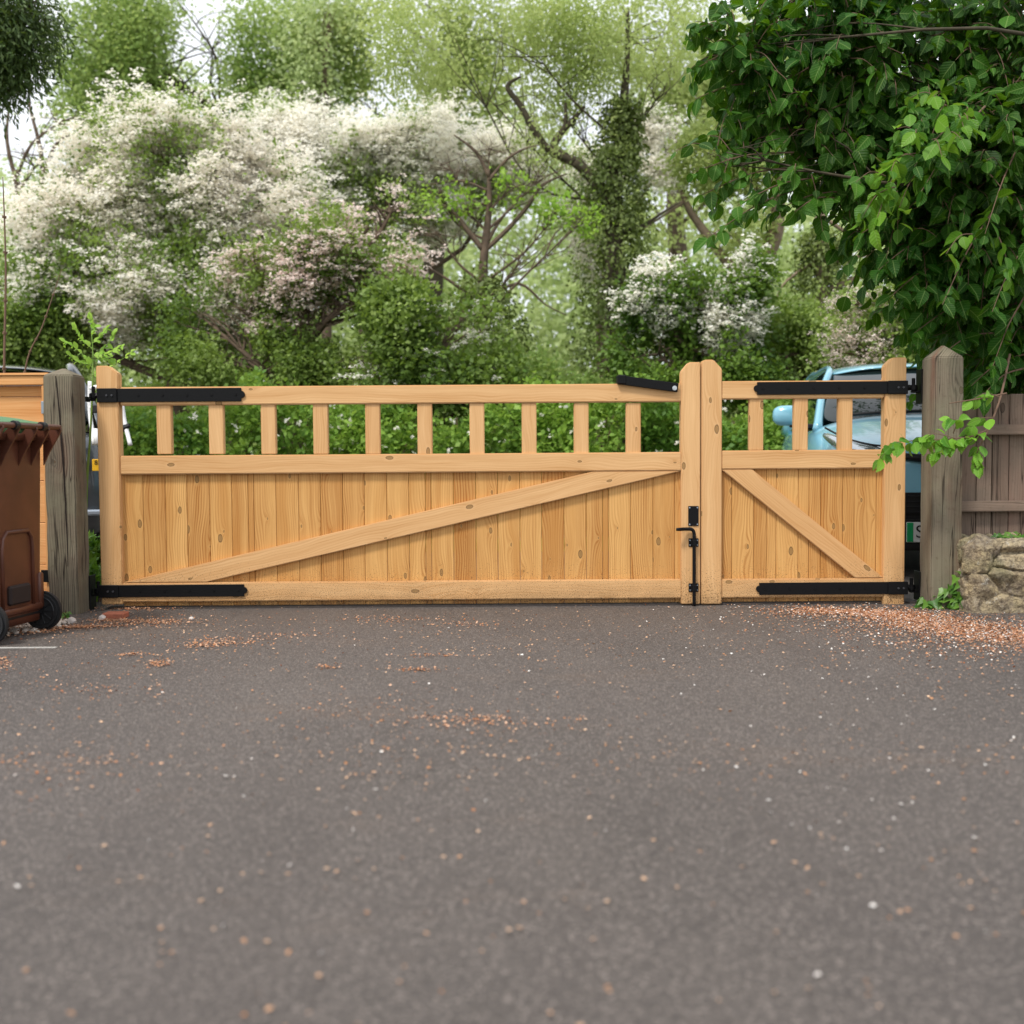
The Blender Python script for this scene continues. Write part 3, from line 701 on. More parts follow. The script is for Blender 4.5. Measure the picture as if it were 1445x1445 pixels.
for org, du, dv, nu, nv, nrm in (((wx0, wy0, -.05), (Lw, 0, 0), (0, 0, wzt + .05), 380, 90, (0, -1, 0)), ((wx0, wy1, -.05), (0, wy0 - wy1, 0), (0, 0, wzt + .05), 40, 64, (-1, 0, 0)), ((wx0, wy0, wzt), (Lw, 0, 0), (0, wy1 - wy0, 0), 200, 36, (0, 0, 1))):
    V_, T_, sh = wall_face(org, du, dv, nu, nv, nrm)
    # round the arris where faces meet
    for k_ in range(len(V_)):
        x_, y_, z_ = V_[k_]; ex = max(0, .05 - (x_ - wx0)) / .05; ey = max(0, .05 - (y_ - wy0)) / .05; ez = max(0, z_ - (wzt - .05)) / .05
        V_[k_] = (x_ + .02 * max(ey, ez) * ex, y_ + .02 * max(ex, ez) * ey, z_ - .02 * max(ex, ey) * ez)
    fs_ = [(r_ * nu + c_, r_ * nu + c_ + 1, (r_ + 1) * nu + c_ + 1, (r_ + 1) * nu + c_) for r_ in range(nv - 1) for c_ in range(nu - 1)]
    b_ = len(sb.v); sb.v += [tuple(x) for x in V_]; sb.g += [tuple(x) for x in V_]; sb.t += list(T_); sb.f += [tuple(i + b_ for i in f_) for f_ in fs_]
core = MB(); core.bm(box(wx0 + .16, wx0 + Lw, wy0 + .15, wy1 + .01, -.05, wzt - .14, .02, 2)); core.build('mortar_core', M['mortar'], wl)
sb.build('stonework', M['stone'], wl, True)

# ================================================================== WHEELIE BIN
def bin_build():
    far = G(60, 884); th = R(-8)     # axle close to the driveway's length
    bx = W(58, 650, 5.86).x + .11
    t = thing('wheelie_bin', 'brown plastic wheelie bin with a green lid and black wheels', 'bin', (bx - .36, 5.55, 0), th)
    # local: +x = rear (handle side, faces right), y = across
    def sec(z):
        k = z / 1.0; hx0 = -.27 - .10 * k; hx1 = .262 + .012 * k; hy = .225 + .035 * k; return hx0, hx1, hy
    mb = MB(); prof = []
    zs = [.06, .10, .2, .4, .6, .8, .93, .97]
    def ringpts(z, g=0.0, c=.05):
        x0, x1, hy = sec(z); x0 -= g; x1 += g; hy += g; pts = []
        for sx, sy, a0 in ((1, 1, 0), (-1, 1, 90), (-1, -1, 180), (1, -1, 270)):
            cx = (x1 - c) if sx > 0 else (x0 + c); cy = sy * (hy - c)
            for a in (0, 22.5, 45, 67.5, 90): pts.append((cx + c * math.cos(R(a0 + a)), cy + c * math.sin(R(a0 + a)), z))
        return pts
    rings = [ringpts(z) for z in zs] + [ringpts(.965, .03), ringpts(1.0, .035), ringpts(1.0, -.01)]
    n = len(rings[0]); vs = [p for r_ in rings for p in r_]
    fs = [(i * n + k, i * n + (k + 1) % n, (i + 1) * n + (k + 1) % n, (i + 1) * n + k) for i in range(len(rings) - 1) for k in range(n)]
    fs.append(tuple(range(n - 1, -1, -1))); mb.add(vs, fs)
    # raised arch and ribs on the rear face
    def rearx(z): return sec(z)[1]
    arch = [(-.13, .14), (-.13, .44), (-.12, .49), (-.09, .52), (.09, .52), (.12, .49), (.13, .44), (.13, .14)]
    tube(mb, [(rearx(z) + .002, y, z) for y, z in arch], .011, 8)
    mb.bm(box(rearx(.1) - .06, rearx(.1) + .018, -.20, .20, .115, .15, .008))
    for y in (-.2, .2): mb.bm(box(rearx(.2) - .04, rearx(.2) + .012, y - .02, y + .02, .12, .30, .008))
    body = mb.build('body', M['brownpl'], t, True, False)
    for p in body.data.polygons: p.use_smooth = True
    # dark block on the rear face, shade of the axle opening painted as its colour
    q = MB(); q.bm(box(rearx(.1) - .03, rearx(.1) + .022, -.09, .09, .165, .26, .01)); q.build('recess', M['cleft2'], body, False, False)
    # handle with brackets
    h = MB(); xh = rearx(1.0) + .085; zh = 1.03
    hp, hr_ = smooth_pts([(rearx(1) + .01, -.25, .99), (xh - .02, -.262, zh), (xh, -.235, zh + .004), (xh, 0, zh + .004), (xh, .235, zh + .004), (xh - .02, .262, zh), (rearx(1) + .01, .25, .99)], [.014] * 7, 5)
    tube(h, hp, hr_, 10)
    for y in (-.25, -.12, .03, .14, .25):
        poly = [(rearx(.85), .84), (rearx(.9) + .03, .9), (xh, .99), (xh + .016, 1.02), (xh + .01, 1.045), (xh - .02, 1.045), (rearx(1.0), .985)]
        h.bm(prism(poly, y - .006, y + .006, .002))
    ho = h.build('handle', M['brownpl'], t, False, False)
    for yh_ in (-.135, .10):
        q = MB(); q.bm(cyl((xh, yh_, zh + .006), (0, 1, 0), .022, .04, 14, .004)); q.build('hinge_pin', M['blackpl'], ho, False, False)
    # lid
    l = MB(); x0, x1, hy = sec(1.0)
    lv = []; N_ = 9; Mx = 11
    for i in range(Mx):
        for j in range(N_):
            u = i / (Mx - 1); v = j / (N_ - 1) * 2 - 1; x = x0 - .05 + (x1 - .0 - x0 + .05) * u
            z = 1.035 + .055 * math.sin(math.pi * min(1, u * .9 + .1)) ** .6 * (1 - v ** 4) + .02 * u; lv.append((x, v * (hy + .045), z))
    lf_ = [(i * N_ + j, (i + 1) * N_ + j, (i + 1) * N_ + j + 1, i * N_ + j + 1) for i in range(Mx - 1) for j in range(N_ - 1)]
    l.add(lv, lf_); l.bm(box(x0 - .052, x1 + .002, -hy - .046, hy + .046, 1.002, 1.037, .004))
    for y in (-.2, .07): l.bm(box(x1 - .06, xh - .012, y - .03, y + .03, 1.02, 1.05, .008))
    l.build('lid', M['greenpl'], t, True, False)
    # wheels
    for sy in (-1, 1):
        yc = sy * .235; wx = .255; wh = MB()
        bm = cyl((wx, yc, .1), (0, 1, 0), .1, .045, 36, .012); wh.bm(bm); wo = wh.build('wheel', M['rubber'], t, False, False)
        r_ = MB()
        for s2 in (-1, 1):
            yf = yc + s2 * .0235
            r_.bm(cyl((wx, yf, .1), (0, 1, 0), .022, .012, 16, .002))
            for k_ in range(10):
                a = 2 * math.pi * k_ / 10
                bm = box(.018, .068, -.003, .003, -.0035, .0035, .001)
                bmesh.ops.transform(bm, matrix=Matrix.Translation((wx, yf, .1)) @ Matrix.Rotation(a, 4, 'Y'), verts=bm.verts); r_.bm(bm)
            ring = [(wx + .071 * math.cos(a), yf, .1 + .071 * math.sin(a)) for a in np.linspace(0, 2 * math.pi, 25)]
            tube(r_, ring, .004, 6, cap=False)
        r_.build('hub', M['blackpl'], wo, False, False)
    a_ = MB(); a_.bm(cyl((.255, 0, .1), (0, 1, 0), .011, .46, 10)); a_.build('axle', M['blackpl'], t, False, False)
bin_build()

# ================================================================== CARS
def car(name, label, cat, loc, rz, paint, Z, W_, lampx=.78, lampy=4.16):
    """hatchback pointing to local -y; Z scales heights, W_ half width"""
    t = thing(name, label, cat, loc, rz)
    L = 4.3
    st = [  # y, half width, bottom z, shoulder z, top centre z
        (0.00, .50, .24, .62, .80), (0.06, .68, .20, .66, .87), (0.22, .80, .18, .74, .93), (0.50, .86, .17, .84, .99), (0.85, .885, .17, .93, 1.07),
        (1.10, .89, .17, .97, 1.12), (1.60, .895, .17, .98, 1.0), (2.40, .90, .17, .99, 1.0), (3.20, .90, .17, 1.0, 1.01), (3.80, .88, .18, 1.0, 1.02), (4.15, .82, .2, .98, 1.0), (4.30, .70, .28, .86, .92)]
    vs, fs = [], []
    for y, w_, zb, zs_, zt in st:
        w_ = w_ * W_ / .9
        half = [(0, zb), (w_ * .8, zb), (w_ * .97, zb + .08), (w_ * 1.0, (zb + zs_) / 2), (w_ * .985, zs_ - .1), (w_ * .93, zs_), (w_ * .84, zs_ + (zt - zs_) * .45), (w_ * .5, zs_ + (zt - zs_) * .9), (0, zt)]
        pts = [(x, z * Z) for x, z in half] + [(-x, z * Z) for x, z in half[-2:0:-1]]
        vs += [(x, y, z) for x, z in pts]
    n = 16
    for i in range(len(st) - 1):
        for k in range(n): fs.append((i * n + k, (i + 1) * n + k, (i + 1) * n + (k + 1) % n, i * n + (k + 1) % n))
    fs.append(tuple(range(n))); fs.append(tuple(range((len(st) - 1) * n, len(st) * n))[::-1])
    me = bpy.data.meshes.new('body'); me.from_pydata(vs, [], fs); me.polygons.foreach_set('use_smooth', [True] * len(fs))
    body = link('body', me, M[paint], t, False); md = body.modifiers.new('s', 'SUBSURF'); md.levels = 2; md.render_levels = 2
    # cabin
    wb, wt = .80 * W_ / .9, .60 * W_ / .9
    zb, zr = 1.03 * Z, 1.50 * Z
    def grid(name, rows, mat, thick=.01):
        v = [p for r_ in rows for p in r_]; m = len(rows[0])
        f = [(i * m + j, i * m + j + 1, (i + 1) * m + j + 1, (i + 1) * m + j) for i in range(len(rows) - 1) for j in range(m - 1)]
        me = bpy.data.meshes.new(name); me.from_pydata(v, [], f); me.polygons.foreach_set('use_smooth', [True] * len(f))
        o = link(name, me, M[mat], t, False); s = o.modifiers.new('t', 'SOLIDIFY'); s.thickness = thick; s.offset = 0
        s2 = o.modifiers.new('s', 'SUBSURF'); s2.levels = 2; s2.render_levels = 2; return o
    us = np.linspace(-1, 1, 7)
    def bow(y, amt, u): return y + amt * u * u
    ws = grid('windscreen', [[(u * (wb * (1 - t_) + wt * t_) * .95, bow(1.0 + .82 * t_ ** 1.1, .16, u), (zb + (zr - .035 - zb) * (t_ ** .85)) + .01 * (1 - u * u)) for u in us] for t_ in np.linspace(0, 1, 5)], 'glass')
    rw = grid('rear_window', [[(u * (wb * (1 - t_) + wt * t_) * .9, 4.12 - .38 * t_ - .1 * u * u, zb + (zr - .07 - zb) * t_) for u in us] for t_ in np.linspace(0, 1, 4)], 'glass')
    rf_ = grid('roof', [[(u * wt * 1.0, y + (.13 * u * u if y < 2 else -.1 * u * u if y > 3.5 else 0), zr + dz - .035 * u ** 4 + .022 * (1 - u * u)) for u in us] for y, dz in ((1.74, -.045), (1.9, -.012), (2.3, .02), (2.8, .025), (3.3, .0), (3.72, -.05))], paint, .03)
    for s in (-1, 1):
        grid('side_window', [[(s * (wb * (1 - t_) + wt * t_) * .985, y0 * (1 - t_) + y1 * t_, zb - .02 + (zr - .04 - zb) * t_) for y0, y1 in ((1.25, 1.98), (1.9, 2.2), (2.6, 2.7), (3.3, 3.2), (3.95, 3.66))] for t_ in np.linspace(0, 1, 4)], 'glass')
        p = MB(); a, r_ = smooth_pts([(s * wb * .98, 1.10, zb - .05), (s * (wb * .5 + wt * .5) * .99, 1.58, (zb + zr) / 2 + .02), (s * wt * .99, 1.95, zr - .02), (s * wt * 1.0, 2.8, zr + .0), (s * wt, 3.6, zr - .03), (s * wb * .97, 4.1, zb - .03)], [.04, .033, .03, .03, .045, .07], 5)
        tube(p, a, r_, 8); p.build('pillar', M[paint], t, True, False)
        # mirror
        m_ = MB(); bm = bmesh.new(); bmesh.ops.create_uvsphere(bm, u_segments=16, v_segments=10, radius=1)
        for v in bm.verts:
            q_ = v.co; v.co = Vector((math.copysign(abs(q_.x) ** .7, q_.x) * .12 + s * (W_ + .1), math.copysign(abs(q_.y) ** .8, q_.y) * .075 + 1.36, math.copysign(abs(q_.z) ** .7, q_.z) * .085 + 1.10 * Z))
        bm.verts.index_update(); m_.bm(bm); mo = m_.build('mirror', M[paint], t, True, False)
        q = MB(); q.bm(box(min(s * (W_ - .12), s * (W_ + .08)), max(s * (W_ - .12), s * (W_ + .08)), 1.32, 1.40, 1.01 * Z, 1.035 * Z, .008)); q.build('mirror_arm', M['blackpl'], mo, False, False)
        # headlamp, swept back along the wing
        hl = MB(); pts_ = [(.34, .07, .795), (.52, .13, .815), (.68, .24, .86), (.80, .46, .935)]
        rows_ = []
        for i_, (x, y, z) in enumerate(pts_): rows_.append((x * s * W_ / .9, y - .012, z * Z))
        a, r_ = smooth_pts(rows_, [.03, .055, .06, .02], 5); tube(hl, a, r_, 10); ho = hl.build('headlight', M['lamp'], t, True, False)
        q = MB(); a, r_ = smooth_pts([(x, y - .014, z + .055) for x, y, z in rows_], [.008] * 4, 5); tube(q, a, r_, 6); q.build('seal', M['blackpl'], ho, True, False)
        tl = MB(); a, r_ = smooth_pts([(s * W_ * lampx, lampy, .78 * Z), (s * W_ * lampx, lampy + .02, .9 * Z), (s * W_ * (lampx - .04), lampy - .04, 1.03 * Z)], [.05, .055, .03], 5); tube(tl, a, r_, 10); tl.build('tail_light', M['redlamp'], t, True, False)
        for yw in (.82, 3.45):
            q = MB(); q.bm(cyl((s * (W_ - .10), yw, .32), (1, 0, 0), .32, .2, 36, .03)); wo = q.build('wheel', M['rubber'], t, False, False)
            q = MB(); q.bm(cyl((s * (W_ + .004), yw, .32), (1, 0, 0), .21, .01, 24, .003)); q.build('rim', M['rim'], wo, False, False)
    g_ = MB(); g_.bm(box(-.46, .46, -.03, .08, .40 * Z, .555 * Z, .02, 2))
    for k_ in range(4): g_.bm(box(-.44, .44, -.038, -.025, (.425 + .033 * k_) * Z, (.433 + .033 * k_) * Z, .002))
    g_.build('lower_grille', M['blackpl'], t, False, False)
    g_ = MB(); g_.bm(box(-.50, .50, -.035, .06, .18 * Z, .40 * Z, .02, 2)); g_.build('bumper_skirt', M['blackpl'], t, False, False)
    g_ = MB(); a, r_ = smooth_pts([(-.44, .03, .80 * Z), (-.2, -.012, .778 * Z), (0, -.02, .772 * Z), (.2, -.012, .778 * Z), (.44, .03, .80 * Z)], [.018, .03, .034, .03, .018], 4); tube(g_, a, r_, 8); g_.build('upper_grille', M['blackpl'], t, True, False)
    q = MB(); a, r_ = smooth_pts([(-.62, 1.02, 1.085 * Z), (-.2, .93, 1.105 * Z), (.3, .93, 1.105 * Z), (.62, 1.02, 1.085 * Z)], [.014] * 4, 4); tube(q, a, r_, 6); q.build('wiper', M['blackpl'], t, True, False)
    q = MB(); q.bm(box(-.6, .6, 4.2, 4.36, .30, .50, .03, 2)); q.build('rear_bumper', M['blackpl'], t, False, False)
    return t, body
def text(name, s, size, loc, rot, mat, parent, ext=.001):
    cu = bpy.data.curves.new(name, 'FONT'); cu.body = s; cu.size = size; cu.extrude = ext; cu.align_x = 'LEFT'; cu.align_y = 'CENTER'
    o = bpy.data.objects.new('tmp', cu); COL.objects.link(o); dg = bpy.context.evaluated_depsgraph_get(); me = bpy.data.meshes.new_from_object(o.evaluated_get(dg))
    bpy.data.objects.remove(o); me.name = name
    ob = link(name, me, mat, parent, False); ob.location = loc; ob.rotation_euler = rot; return ob

xc = W(1280, 756, 7.8).x + .27
bc, bb = car('parked_car', 'pale blue hatchback parked nose towards the narrow gate leaf', 'car', (xc + .03, 7.82, 0), R(-9), 'paint_blue', 1.08, .89)
pl = MB(); pl.bm(box(-.295, .225, -.055, -.045, .255, .395, .003)); po = pl.build('number_plate', M['plate_w'], bc, False, False)
q = MB(); q.bm(box(-.293, -.25, -.0575, -.053, .258, .392, .001)); q.build('green_band', M['plate_g'], po, False, False)
text('plate_character', 'S', .125, (-.236, -.057, .325), (R(90), 0, 0), M['blackpl'], po)
# grey car: rear towards the camera
gxr = W(147, 700, 8.6).x; ga = R(24); gxc = gxr - .88 * math.cos(ga)
gc, gb = car('parked_car', 'dark grey car parked tail towards the orange fence, seen beside the split post', 'car', (gxc - 4.25 * math.sin(ga), 8.6 - .88 * math.sin(ga) * 0 + 4.25 * math.cos(ga), 0), R(180) + ga, 'paint_grey', 1.09, .88, .93, 3.98)
q = MB(); px = -(W(121, 657, 8.58).x - gxc) / math.cos(ga); q.bm(box(px - .07, px + .07, 4.31, 4.325, W(0, 666, 8.58).z, W(0, 649, 8.58).z, .003)); po = q.build('number_plate', M['plate_y'], gc, False, False)
text('plate_character', '85', .05, (px + .055, 4.327, W(0, 654, 8.58).z), (R(90), 0, R(180)), M['blackpl'], po)
q = MB(); q.bm(box(-.84, .84, 4.24, 4.34, .43, .475, .012)); q.build('bumper_strip', M['galv'], gc, False, False)
# bike carrier
br = thing('bike_rack', 'white tubular bike rack strapped to the back of the grey car', 'bike rack', (W(150, 600, 8.35).x, 8.35, 0))
q = MB()
for pts_ in (((127, 538), (127, 582), (133, 627)), ((171, 560), (176, 595), (184, 628)), ((126, 548), (150, 546), (171, 560)), ((127, 575), (150, 577), (173, 577))):
    a, r_ = smooth_pts([W(x, y, 8.35 - (.06 if y > 600 else 0)) for x, y in pts_], [.016] * 3, 5); tube(q, a, r_, 10)
fr = q.build('tube_frame', M['white'], br, True)
q = MB(); a = W(134, 606, 8.3); b = W(138, 627, 8.27); tube(q, [a, b], .022, 12); q.build('tube_end', M['white'], br, True)
q = MB(); p = W(135, 577, 8.33); q.bm(box(p.x - .03, p.x + .03, p.y - .03, p.y + .03, p.z - .03, p.z + .03, .008)); q.build('clamp', M['blackpl'], br)
q = MB(); tube(q, [W(168, 612, 8.4), W(176, 603, 8.33), W(183, 600, 8.33)], [.014, .02, .016], 8); q.build('strap', M['blackpl'], br)
q = MB(); tube(q, [W(127, 575, 8.35), Vector((W(140, 650, 8.5).x, 8.62, W(0, 650, 8.62).z))], .014, 8); tube(q, [W(160, 577, 8.35), Vector((W(135, 650, 8.5).x, 8.62, W(0, 640, 8.62).z))], .014, 8); q.build('support_arm', M['blackpl'], br)

# ================================================================== TREES
def ivy_on(name, pts, rad, n, parent, mat='l_ivy', size=.055):
    P = []; O = []
    ps, rr = smooth_pts(pts, rad, 8)
    idx = RNG.integers(0, len(ps), n)
    for i in idx:
        a = RNG.random() * 6.283; r_ = rr[i] * (.45 + .65 * RNG.random() ** .7) * (1 + .35 * math.sin(ps[i].z * 6 + 2 * math.sin(a)))
        o = np.array([math.cos(a), math.sin(a), 0]); P.append(np.array(ps[i]) + o * r_ + RNG.normal(size=3) * .05); O.append(o)
    P = np.array(P); O = np.array(O); Pl, Dd, r = twig_leaves(P, O, 5, .14, .05, .6)
    m = Pl[:, 2] > .03; Pl, Dd, r = Pl[m], Dd[m], r[m]
    up = np.repeat(O, 5, axis=0)[m] + RNG.normal(size=Pl.shape) * .5 + np.array([0, 0, .4])
    return leaves(name, Pl, Dd, size * (.7 + .6 * RNG.random(len(Pl))), M[mat], parent, 'quad', up=up, rnd=r)

# big cream hawthorn
Y = 15.0
el = [E(235, 240, Y, 130, 95), E(130, 320, Y, 100, 75), E(330, 300, Y, 120, 90), E(180, 400, Y - .4, 130, 70), E(300, 400, Y - .3, 110, 70), E(70, 410, Y, 50, 50)]
elg = el + [E(240, 490, Y, 170, 60), E(120, 490, Y, 90, 60)]
t = tree('hawthorn_tree', 'big hawthorn smothered in cream blossom, on the left behind the wide gate leaf', 'tree', Y, [(250, 560), (245, 470), (240, 380), (235, 300), (240, 220)], [.16, .14, .11, .08, .04], elg)
foliage('crown', elg, 9000, 5, .055, M['l_haw'], t, gap=-.35, gf=2.6)
blossoms('blossom', el, 4600, M['blossom'], t, gap=-.08, gf=4.8, psize=.036, csize=.06, per=8)
# white hawthorn behind
Y = 17.5
el = [E(480, 220, Y, 110, 60), E(390, 190, Y, 80, 45), E(620, 215, Y, 90, 60), E(560, 290, Y, 100, 55), E(440, 300, Y, 90, 60), E(700, 240, Y, 50, 45)]
t = tree('hawthorn_tree', 'tall white blossoming hawthorn standing behind the pink flushed one', 'tree', Y, [(520, 560), (518, 440), (520, 330), (500, 240)], [.15, .12, .09, .04], el)
foliage('crown', el, 5200, 5, .055, M['l_haw'], t, gap=-.2, gf=2.4)
blossoms('blossom', el, 3400, M['blossomw'], t, gap=-.1, gf=3.6, psize=.04, csize=.07, per=8)
# pink hawthorn
Y = 13.4
el = [E(400, 390, Y, 75, 45), E(490, 350, Y, 90, 50), E(430, 450, Y, 70, 30), E(550, 300, Y, 50, 30), E(350, 440, Y, 40, 30), E(530, 400, Y, 45, 45), E(480, 430, Y, 50, 30)]
elg = el + [E(350, 510, Y, 110, 50), E(480, 520, Y, 90, 30), E(300, 460, Y, 60, 50)]
t = tree('hawthorn_tree', 'pink flushed hawthorn in blossom, left of the dark green bush', 'tree', Y, [(410, 570), (415, 500), (430, 430), (470, 370), (520, 320)], [.12, .1, .08, .06, .03], elg)
foliage('crown', elg, 5000, 7, .055, M['l_haw'], t, gap=-.1, gf=4.6, length=.2, scat=.05)
blossoms('blossom', el, 1300, M['pink'], t, gap=.0, gf=4.6, csize=.05, psize=.032)
# elder bush
Y = 12.9
el = [E(590, 470, Y, 70, 40), E(540, 520, Y, 60, 40), E(640, 520, Y, 70, 45), E(560, 440, Y, 40, 24), E(650, 460, Y, 40, 30), E(690, 540, Y, 50, 30)]
t = tree('elder_bush', 'dark green bush with a few small white flower heads, left of the bare limbed tree', 'bush', Y, [(600, 590), (600, 520), (598, 470)], [.07, .05, .03], el)
foliage('crown', el, 2600, 8, .065, M['l_haw'], t, gap=.02, gf=4.6, length=.3, scat=.06)
blossoms('blossom', el, 60, M['blossomw'], t, shell=.95, csize=.04)
# bare limbed tree
Y = 14.2
el = [E(655, 290, Y, 26, 10), E(725, 265, Y, 26, 12), E(785, 300, Y, 26, 14), E(620, 272, Y, 18, 12), E(825, 310, Y, 20, 14)]
t = tree('ash_tree', 'slim bare limbed ash with forking branches and tufts of bright new leaves', 'tree', Y, [(672, 560), (676, 470), (681, 400), (684, 350), (690, 290), (690, 250)], [.08, .07, .06, .05, .04, .02], el + [E(690, 210, Y, 70, 45), E(760, 250, Y, 60, 40), E(620, 330, Y, 60, 40), E(740, 360, Y, 70, 50), E(630, 230, Y, 50, 30)], 'bark', nsub=16, r0=.02,
   extra=[([(682, 355), (715, 325), (745, 290), (765, 262), (800, 245)], [.035, .03, .025, .018, .008]), ([(684, 348), (700, 320), (718, 295)], [.03, .02, .01]), ([(681, 352), (660, 325), (640, 300), (612, 282)], [.04, .035, .025, .01]), ([(690, 250), (672, 215), (640, 190)], [.03, .02, .008]), ([(690, 255), (715, 225), (740, 210), (760, 205)], [.03, .02, .012, .006]), ([(678, 430), (640, 400), (600, 375)], [.03, .02, .008]), ([(678, 430), (730, 400), (770, 430), (800, 445)], [.025, .018, .01, .006]), ([(690, 270), (650, 255), (600, 262)], [.02, .014, .006])])
foliage('crown', el, 190, 6, .06, M['l_bright'], t, length=.15)
ivy_on('ivy_growth', PW([(676, 560), (680, 500), (684, 440), (682, 395)], Y), [.42, .42, .38, .1], 900, t)
# ivy clad willow
Y = 15.6
el = [E(760, 80, Y, 130, 75), E(885, 50, Y, 110, 80), E(640, 50, Y, 110, 70), E(900, 170, Y, 60, 50), E(700, 150, Y, 90, 45), E(800, 170, Y, 70, 45), E(940, 120, Y, 60, 70)]
t = tree('willow_tree', 'tall willow with an ivy clad trunk, just right of the bare limbed tree', 'tree', Y, [(868, 600), (872, 480), (868, 360), (866, 280), (874, 200), (884, 100), (886, 10)], [.16, .15, .14, .12, .08, .045, .02], el, 'barkdark', nsub=8, r0=.022,
   extra=[([(864, 295), (838, 255), (812, 228)], [.10, .085, .075]), ([(812, 228), (770, 208), (735, 150), (716, 122), (735, 108)], [.065, .055, .045, .035, .015]), ([(800, 222), (780, 205), (812, 165), (825, 150)], [.05, .045, .035, .02]), ([(775, 215), (796, 180), (798, 145)], [.04, .035, .02]),
          ([(870, 330), (905, 320), (935, 300), (960, 285)], [.05, .03, .02, .01])])
foliage('crown', el, 6600, 6, .06, M['l_willow'], t, shape='lance', gap=.04, gf=2.6, length=.4, scat=.08, droop=.5)
ivy_on('ivy_growth', PW([(868, 600), (872, 480), (868, 360), (866, 280), (874, 210), (880, 150)], Y), [.54, .48, .42, .34, .2, .06], 3000, t)
Y = 18.0
el = [E(845, 235, Y, 30, 22), E(915, 185, Y, 26, 26), E(836, 350, Y, 14, 42), E(932, 240, Y, 22, 20), E(825, 300, Y, 16, 18)]
t = tree('hawthorn_tree', 'white hawthorn glimpsed on both sides of the ivy clad willow trunk', 'tree', Y, [(850, 560), (848, 420), (862, 300), (880, 220)], [.09, .07, .05, .03], el, nsub=5, r0=.02)
foliage('crown', el, 900, 5, .055, M['l_haw'], t, gap=-.2); blossoms('blossom', el, 650, M['blossomw'], t, shell=.3, csize=.06, psize=.036)
# crooked tree on the right
Y = 16.4
el = [E(1090, 200, Y, 80, 60), E(1010, 230, Y, 60, 50), E(1150, 200, Y, 70, 60), E(1040, 330, Y, 50, 30)]
t = tree('crooked_tree', 'crooked pale trunked tree bending right above the white may bush', 'tree', Y, [(1078, 560), (1074, 470), (1068, 390), (1085, 352), (1097, 310), (1096, 250), (1088, 190)], [.14, .13, .12, .12, .105, .08, .05], el, 'barkpale', nsub=6,
   extra=[([(1062, 400), (1030, 375), (1000, 335), (975, 300), (962, 272)], [.06, .075, .07, .055, .03]), ([(964, 285), (935, 305), (905, 325)], [.03, .018, .008])])
foliage('crown', el, 2600, 5, .07, M['l_willow'], t, gap=-.1, gf=2.4)
ivy_on('ivy_growth', PW([(1078, 580), (1076, 500), (1073, 430)], Y), [.42, .36, .15], 1100, t)
# slim ivy tree
Y = 15.0
el = [E(1170, 200, Y, 90, 55), E(1240, 290, Y, 60, 50)]
t = tree('ivy_clad_tree', 'slim upright tree wrapped in ivy just left of the blue car roof', 'tree', Y, [(1162, 580), (1160, 480), (1160, 380), (1158, 300), (1160, 220)], [.09, .09, .085, .08, .05], el, 'barkpale', nsub=6, r0=.035,
   extra=[([(1160, 305), (1190, 325), (1240, 360), (1270, 372)], [.03, .026, .02, .01]), ([(1160, 365), (1125, 385), (1100, 410), (1092, 450)], [.025, .02, .014, .006]), ([(1165, 372), (1210, 362), (1250, 360)], [.03, .02, .01]), ([(1165, 410), (1215, 390), (1245, 370)], [.045, .04, .02])])
foliage('crown', el, 1100, 5, .06, M['l_mid'], t, gap=0, gf=2.6)
ivy_on('ivy_growth', PW([(1162, 590), (1160, 480), (1160, 380), (1159, 335)], Y), [.34, .26, .24, .12], 1300, t)
# white may bush
Y = 13.4
el = [E(985, 410, Y, 50, 35), E(1050, 375, Y, 35, 22), E(920, 430, Y, 35, 24), E(1010, 450, Y, 50, 30), E(960, 370, Y, 30, 16), E(940, 395, Y, 25, 18), E(1000, 500, Y, 40, 20)]
elg = [E(990, 430, Y, 70, 45), E(1040, 390, Y, 45, 35), E(1010, 510, Y, 100, 55), E(930, 500, Y, 60, 50), E(925, 430, Y, 40, 30)]
t = tree('hawthorn_bush', 'rounded hawthorn bush with bright white blossom behind the meeting stiles', 'bush', Y, [(1000, 580), (1000, 500), (1002, 430)], [.08, .06, .03], elg)
foliage('crown', elg, 3300, 8, .06, M['l_shade'], t, gap=-.05, gf=5.2, length=.2, scat=.05)
blossoms('blossom', el, 760, M['blossomw'], t, shell=.6, gap=0, gf=5, csize=.05, psize=.032)
# hawthorn right of car
Y = 13.0
el = [E(1310, 440, Y, 85, 50), E(1230, 490, Y, 70, 40), E(1340, 500, Y, 80, 45), E(1210, 430, Y, 40, 20)]
t = tree('hawthorn_bush', 'spreading hawthorn with thin pinkish white blossom above the blue car', 'bush', Y, [(1290, 580), (1295, 520), (1300, 450)], [.08, .06, .03], el)
foliage('crown', el + [E(1250, 540, Y, 120, 40), E(1400, 560, Y, 90, 60)], 4600, 5, .05, M['l_haw'], t, gap=-.3, gf=3.0)
blossoms('blossom', el, 620, M['pink'], t, shell=.85, gap=0, gf=5, csize=.035, per=5, psize=.022)
